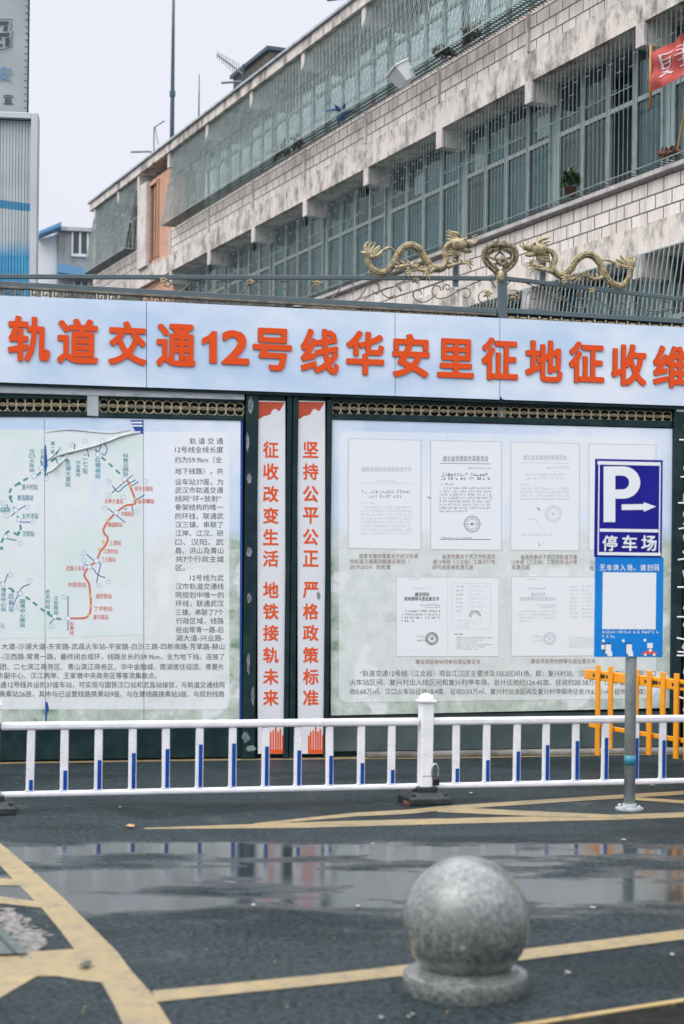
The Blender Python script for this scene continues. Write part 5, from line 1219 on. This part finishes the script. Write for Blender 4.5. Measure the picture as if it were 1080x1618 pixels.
b = MB(); ct = Vector((u, -.52, z)); ax = Vector((-.25, -.55, .75)).normalized(); sd = ax.cross(Vector((1, .2, .3))).normalized(); sd2 = ax.cross(sd)
def tubring(t, h): return [ct + ax * t + (sd * a + sd2 * c_) * h for a, c_ in ((-1, -1), (1, -1), (1, 1), (-1, 1))]
rg = [tubring(-.17, .125), tubring(.14, .175), tubring(.14, .162), tubring(-.15, .115)]
b.add([p for r_ in rg for p in r_], [(0, 1, 2, 3), (12, 13, 14, 15)] + [(4 * k + j, 4 * k + (j + 1) % 4, 4 * k + 4 + (j + 1) % 4, 4 * k + 4 + j) for k in range(3) for j in range(4)])
b.build('tub_body', 'plastic', Tj, bev=.01)
b = MB(); r2 = tubring(.145, .182); b.tube(r2 + [r2[0]], .016, 6); b.build('rim', 'plastic', Tj)
# potted plant and sill junk on the middle floor
u, z = hp(902, 308, -.08)
Tj = Thing('potted_plant', 'small bushy green plant on the window sill rack', 'plant', FH, u, -.09, 7.145)
b = MB(); b.lathe([(.07, 0), (.09, .13), (.095, .13), (.08, .12)], 14, (u, -.09, 7.145)); b.build('pot', 'pot', Tj, smooth=True)
b = MB(); r_ = random.Random(9)
for i in range(260):
    a, e_ = r_.random() * 6.28, math.acos(r_.uniform(-.6, 1)); R_ = .18 * r_.random() ** .4; p_ = Vector((u + R_ * math.sin(e_) * math.cos(a), -.09 + R_ * .8 * math.sin(e_) * math.sin(a), 7.38 + R_ * math.cos(e_)))
    d = Vector((r_.gauss(0, 1), r_.gauss(0, 1), r_.gauss(0, 1))).normalized() * .045; e2 = d.cross(Vector((0, 0, 1))).normalized() * .02
    b.add([p_ - d, p_ + e2, p_ + d, p_ - e2], [(0, 1, 2, 3)])
b.build('leaves', 'leaf', Tj)
u, z = hp(1072, 240, -.08); u0 = u
Tj = Thing('broom', 'old brown broom leaning on the sill rack near the right edge', 'broom', FH, u, -.09, 7.145)
b = MB(); b.tube([(u, -.1, 7.2), (u + .35, -.15, 8.0)], .016, 6); b.build('handle', 'bamboo', Tj)
b = MB(); r_ = random.Random(5)
for i in range(40): b.tube([(u + .03 * r_.gauss(0, 1), -.1, 7.25), (u - .12 + .1 * r_.gauss(0, 1), -.1 + .04 * r_.gauss(0, 1), 7.15)], .008, 3)
b.build('bristles', 'pot', Tj)
junk(1050, 248, .10, 'rust', 'sill_clutter', 'brown clutter on the sill rack beside the broom', 'clutter', 8, -.09, 18)
# red cloth banner on a bamboo stick
yo = -.34; uu, zz = hp(1027, 172, yo); z2 = hp(1026, 72, yo)[1]
Tj = Thing('cloth_banner', 'faded red cloth banner with white characters on a bamboo stick at the building', 'banner', FH, uu, yo, zz)
b = MB(); b.tube([(uu, yo, zz), (uu, yo, z2)], .022, 8); b.build('stick', 'bamboo', Tj, smooth=True)
c4 = [hp(1027, 84, yo), hp(1027, 146, yo), hp(1085, 128, yo), hp(1085, 64, yo)]
ue = hp(1150, 100, yo)[0]
def cloth(f, g_):      # f along, g_ down
    zt_ = c4[0][1] + (.05) * f; zb__ = c4[1][1] + .02 * f; x_ = uu + .01 + (ue - uu) * f
    y_ = yo + .035 * math.sin(f * 26 + g_ * 5) * (.3 + f) + .02 * math.sin(f * 9 - g_ * 11)
    return (x_, y_, zt_ + (zb__ - zt_) * g_ + .012 * math.sin(f * 20))
b = MB(); nx, nz2 = 40, 12
for i in range(nx + 1):
    for j in range(nz2 + 1): b.v.append(cloth(i / nx, j / nz2))
for i in range(nx):
    for j in range(nz2): k = i * (nz2 + 1) + j; b.f.append((k, k + nz2 + 1, k + nz2 + 2, k + 1)); b.m.append(0)
o = b.build('cloth', 'flag', Tj, smooth=True)
b = MB()
def stroke(pts, w_):
    pts = [(.06 + a * .82, .48 + (c - .5) * .78) for a, c in pts]
    for (a0, b0), (a1, b1) in zip(pts, pts[1:]):
        L = max(2, int(6)); k = len(b.v); n_ = Vector((a1 - a0, (b1 - b0) * .8)); n_ = Vector((-n_.y, n_.x)).normalized() * w_ * .7
        for i in range(L + 1):
            f = a0 + (a1 - a0) * i / L; g_ = b0 + (b1 - b0) * i / L
            for s_ in (-1, 1): x_, y_, z_ = cloth(f + n_.x * s_, g_ + n_.y * s_); b.v.append((x_, y_ - .010, z_))
        for i in range(L): b.f.append((k + 2 * i, k + 2 * i + 1, k + 2 * i + 3, k + 2 * i + 2)); b.m.append(0)
for pts, w_ in [([(.09, .18), (.30, .16)], .022), ([(.12, .20), (.11, .62)], .02), ([(.13, .34), (.27, .33)], .018), ([(.13, .46), (.28, .45)], .018), ([(.27, .34), (.26, .60)], .018), ([(.12, .60), (.28, .58)], .02), ([(.10, .70), (.20, .66), (.09, .86)], .02), ([(.18, .72), (.30, .88)], .02),
                ([(.38, .20), (.56, .18)], .018), ([(.47, .10), (.46, .42)], .02), ([(.38, .32), (.57, .30)], .016), ([(.36, .46), (.60, .43)], .02), ([(.47, .50), (.45, .80)], .02), ([(.38, .62), (.56, .60)], .018), ([(.38, .80), (.58, .76)], .02), ([(.54, .55), (.66, .52)], .016), ([(.62, .2), (.61, .8)], .018)]: stroke(pts, w_)
sub(b, 'lettering', 'flag_white', o)
# roof things: masts, aerial, box, bracket
def mast(name, lb, cat, px, ptop, pbot, r_, m, yo=2.0, kink=None):
    u, zt_ = hp(px, ptop, yo); zb_2 = rt + .05
    Tm = Thing(name, lb, cat, FH, u, yo, zb_2); b = MB(); zz_ = [zb_2, zb_2 + (zt_ - zb_2) * .3, zb_2 + (zt_ - zb_2) * .66, zt_]
    b.tube([(u, yo, q) for q in zz_], [r_, r_ * .95, r_ * .7, r_ * .5], 8); b.build('pole', m, Tm, smooth=True); return Tm, u, zt_
Tm, u, _z = mast('roof_mast', 'tall thin dark mast standing on the roof against the sky', 'mast', 274.5, -60, 208, .065, 'pole_dark', 1.2)
b = MB(); b.tube([(u, 1.2, rt + 2.4), (u, 1.2, rt + 2.55)], .085, 8); b.build('collar', 'pole_dark', Tm)
mast('roof_rod', 'short thin rod on the roof between the tall mast and the aerial', 'rod', 314.5, 117, 176, .022, 'pole_dark', .4)
u, zt_ = hp(384, 102, 1.0); Tm = Thing('tv_aerial', 'comb-shaped dark television aerial on the roof', 'aerial', FH, u, 1.0, rt + .05)
b = MB(); b.tube([(u, 1.0, rt + .05), (u, 1.0, zt_)], .03, 8); b.build('pole', 'pole_dark', Tm)
pa, pb = hp(343, 87, 1.0), hp(377, 112, 1.0); b = MB(); A_, B_ = Vector((pa[0], 1.0, pa[1])), Vector((pb[0], 1.0, pb[1])); b.tube([A_, B_, (u, 1.0, zt_ - .25)], .025, 6)
for i in range(11):
    c_ = A_.lerp(B_, i / 10); h = .10 + .010 * i; b.tube([c_ - Vector((0, 0, h)), c_ + Vector((0, 0, h))], .008, 4)
b.build('aerial_comb', 'pole_dark', Tm)
u0_, zt_ = hp(368, 125, 1.3); u1_ = hp(425, 95, 1.3)[0]
Tm = Thing('roof_tank_house', 'low dark box with flat lid on the roof beside the aerial', 'roof box', FH, (u0_ + u1_) / 2, 1.3, rt + .05)
b = MB(); b.box(u0_, u1_, 1.3, 3.6, rt + .05, zt_); b.build('box_wall', 'clutter', Tm, bev=.02)
b = MB(); b.box(u0_ - .06, u1_ + .06, 1.22, 3.7, zt_, zt_ + .10); b.build('lid', 'pole_dark', Tm, bev=.01)
for (px, py, L_, lb) in ((204, 246, .9, 'thin grey rod sticking out over the roof edge above the stair bay'), (346, 141, .7, 'thin grey rod sticking out over the roof edge below the aerial'), (516, 22, .6, 'thin grey rod sticking out over the roof edge near the top of the photo')):
    u, z_ = hp(px + 34, py, -.12); Tm = Thing('roof_rod', lb, 'rod', FH, u, -.12, rt); b = MB(); b.tube([(u, -.08, rt + .02), (u, -.12, rt + .16), (u - .35, -.12 - L_ * .5, rt + .18)], .028, 6); b.build('rod', 'rail', Tm)
u, z_ = hp(243, 222, 0); Tm = Thing('roof_bracket_frame', 'small wire frame standing on the roof edge left of the tall mast', 'frame', FH, u, 0, rt)
b = MB(); b.tube([(u, 0, rt + .05), (u, 0, rt + .85), (u + .95, 0, rt + .80)], .018, 5); b.tube([(u + .1, 0, rt + .82), (u + .4, 0, rt + .3)], .013, 5); b.build('wire_frame', 'rail', Tm)

# ================================================================== LOW HOUSE far behind
def lp(px, py, yo=0): return FL.p(px, py, yo)
xl, xm, xr = lp(48, 400)[0], lp(91, 400)[0], lp(176, 400)[0]; zt_ = lp(120, 366)[1]; zt2 = lp(70, 382)[1]
T = Thing('low_house', 'low grey and white house with a small window and blue awning, far behind the wall', 'house', FL, (xl + xr) / 2, 0, 0)
b = MB(); b.box(xm, xr, 0, 5, 0, zt_); o = b.build('grey_wall', 'hut', T)
b = MB(); b.box(xm - .08, xr + .1, -.15, 5.1, zt_, zt_ + .14); b.build('roof', 'roofedge', T)
b = MB(); b.prism([(xl, 0), (xm - .01, 0), (xm - .01, zt_ - .1), (xl, zt2)], .1, 4.5); b.build('white_wall', 'hutw', T)
b = MB(); a_, c_ = lp(60, 378), lp(95, 362); b.prism([a_, (c_[0], c_[1] - .05), (c_[0], c_[1] + .1), (a_[0], a_[1] + .12)], -.9, .09); b.build('awning', 'hutb', T)
b = MB(); a_, c_ = lp(89, 436), lp(136, 428); b.prism([(a_[0], a_[1]), (c_[0] + .3, a_[1] - .1), (c_[0] + .3, c_[1] - .1), (a_[0], c_[1] + .1)], -.8, -.01); b.build('lower_awning', 'hutb', T)
for x0p, x1p, y0p, y1p in ((115, 137, 368, 401), (118, 138, 446, 460)):
    a_, c_ = lp(x0p, y1p), lp(x1p, y0p); b = MB(); b.box(a_[0], c_[0], -.03, -.002, a_[1], c_[1]); w = b.build('window', 'glassd', T)
    b = MB(); mx_ = (a_[0] + c_[0]) / 2; b.box(mx_ - .035, mx_ + .035, -.06, -.031, a_[1], c_[1]); b.box(a_[0] - .06, a_[0], -.06, -.0, a_[1], c_[1]); b.box(c_[0], c_[0] + .06, -.06, 0, a_[1], c_[1]); b.box(a_[0] - .06, c_[0] + .06, -.08, 0, a_[1] - .1, a_[1]); sub(b, 'frame', 'hutw', w)

# ================================================================== TRI-VISION BILLBOARD and canvas banner (left edge)
def tp(px, py, yo=0): return FT.p(px, py, yo)
xL = tp(-90, 300)[0]; xR = tp(59.5, 300)[0]; zT = tp(30, 181)[1]; zB = tp(30, 520)[1]
T = Thing('slat_billboard', 'pale slatted billboard with blue print and grey frame, behind the wall at the left edge', 'billboard', FT, (xL + xR) / 2, 0, 0)
fw_ = .085
b = MB(); b.box(xR - fw_, xR, -.12, .2, zB, zT); b.box(xL, xL + fw_, -.12, .2, zB, zT); b.box(xL + fw_, xR - fw_, -.12, .2, zT - .075, zT); b.box(xL + fw_, xR - fw_, -.12, .2, zB, zB + .07); b.build('frame', 'tri_frame', T, bev=.008)
def slatmat():
    m, t, p, v, xyz = base('blue_wave_print')
    n = noisen(t, v, 3, 6, .7); zz1 = tp(30, 399)[1]; zz2 = tp(30, 386)[1]
    zw = mathn(t, 'ADD', xyz[2], mathn(t, 'MULTIPLY', n, .10)); f = rng(t, zw, zz1 + .05 - .06, zz2 + .05 + .06, 1, 0)
    pal = mixc(t, rng(t, noisen(t, v, 1.8, 5), .4, .65), (.34, .40, .415), (.42, .47, .48))
    c = mixc(t, f, pal, mixc(t, rng(t, n, .4, .6), (.035, .22, .40), (.05, .30, .52)))
    st = rng(t, mathn(t, 'ABSOLUTE', mathn(t, 'SUBTRACT', mathn(t, 'ADD', mathn(t, 'ADD', xyz[2], mathn(t, 'MULTIPLY', n, .05)), mathn(t, 'MULTIPLY', xyz[0], .10)), tp(40, 320)[1] + .025 + .10 * tp(40, 320)[0])), .045, .055, 1, 0)
    c = mixc(t, st, c, (.035, .20, .36))
    t.links.new(c, p.inputs['Base Color']); p.inputs['Roughness'].default_value = .45; return m
M['slats'] = slatmat(); 
nS = 26; a0, a1 = xL + fw_, xR - fw_; wS = (a1 - a0) / nS; b = MB()
for i in range(nS):
    x_ = a0 + wS * (i + .5); tw = random.uniform(-.05, .05); d = wS * random.choice((.42, .43, .44, .41)); pr = [(-d, -.03 + tw * .1), (d, -.03 - tw * .1), (0, .06)]
    b.add([(x_ + p_, q_, z_) for z_ in (zB + .075, zT - .085) for p_, q_ in pr], [(0, 1, 2), (5, 4, 3), (0, 3, 4, 1), (1, 4, 5, 2), (2, 5, 3, 0)])
b.build('slat_panel', 'slats', T)
b = MB(); b.box(xL + fw_, xR - fw_, .12, .15, zB + .08, zT - .08); b.build('back_panel', 'roofdark', T)
for f in (.15, .85):
    x_ = xL + (xR - xL) * f; b = MB(); b.box(x_ - .09, x_ + .09, -.05, .13, 0, zB); b.build('leg', 'rail', T)
FV = Frame(d0 * 24.0, math.radians(6))
def vp(px, py, yo=0): return FV.p(px, py, yo)
xL, xR, zT, zB = vp(-110, 90)[0], vp(43, 90)[0], vp(20, -90)[1], vp(20, 186)[1]
T = Thing('canvas_banner', 'tall grey canvas banner with cropped characters, above the slatted billboard', 'banner', FV, (xL + xR) / 2, 0, 0)
b = MB(); nx, nz2 = 12, 30
for i in range(nx + 1):
    for j in range(nz2 + 1):
        f, g_ = i / nx, j / nz2; b.v.append((xL + (xR - xL) * f, .006 * math.sin(g_ * 17 + f * 5) + .008 * math.sin(f * 6 - g_ * 9), zB + (zT - zB) * g_))
for i in range(nx):
    for j in range(nz2): k = i * (nz2 + 1) + j; b.f.append((k, k + nz2 + 1, k + nz2 + 2, k + 1)); b.m.append(0)
cv_ = b.build('canvas', 'canvas', T, smooth=True)
b = MB(); b.box(xR - .02, xR + .018, .03, .09, 0, zT + .05); b.box(xL - .02, xL + .02, .03, .09, 0, zT + .05); b.box(xL, xR, .03, .07, zT, zT + .05); b.box(xL, xR, .03, .07, zB - .05, zB); b.build('pole_frame', 'pole_dark', T)
b = MB(); z_ = zB + .05
while z_ < zT: b.tube([(xR - .035, -.02, z_), (xR + .02, .03, z_ + .01)], .006, 4); z_ += .095
b.build('lacing', 'pole_dark', T)
b = MB(); yv = -.02
V = lambda *q: [vp(a, c_, yv) for a, c_ in q]
# cropped logo-style character
for q in (((-30, 35), (14.5, 33.5), (12, 38.5), (-30, 39)), ((7, 41), (13, 41), (10, 48), (4, 48.5)), ((-30, 52.5), (15.5, 52), (14, 56.5), (-30, 56.5)), ((8, 60), (15, 59), (14.5, 71), (8, 73.5)), ((-14, 39), (-6, 39), (-6, 52), (-14, 52)), ((-30, 60), (2, 59), (3, 62), (-30, 63)), ((-2, 70), (4, 69), (3, 73), (-2, 73.5))): b.sheet(V(*q), yv, 0)
b.ribbon(V((-30, 30.5), (19.8, 30.5), (16.5, 39), (19, 40), (15.5, 48), (20.5, 49.5), (18, 58), (18.5, 73), (6, 78), (-30, 79)), .012, yv, 0)
a_, c_ = vp(-7, 127.5, yv), vp(18.5, 105, yv); b.text('安', a_[0], c_[0], a_[1], c_[1], yv, 1, .01)
a_, c_ = vp(4.5, 164.5, yv), vp(20.5, 149, yv); b.text('宣', a_[0], c_[0], a_[1], c_[1], yv, 0, .012)
sub(b, 'lettering', ['canvas_dark', 'canvas_blue'], cv_)
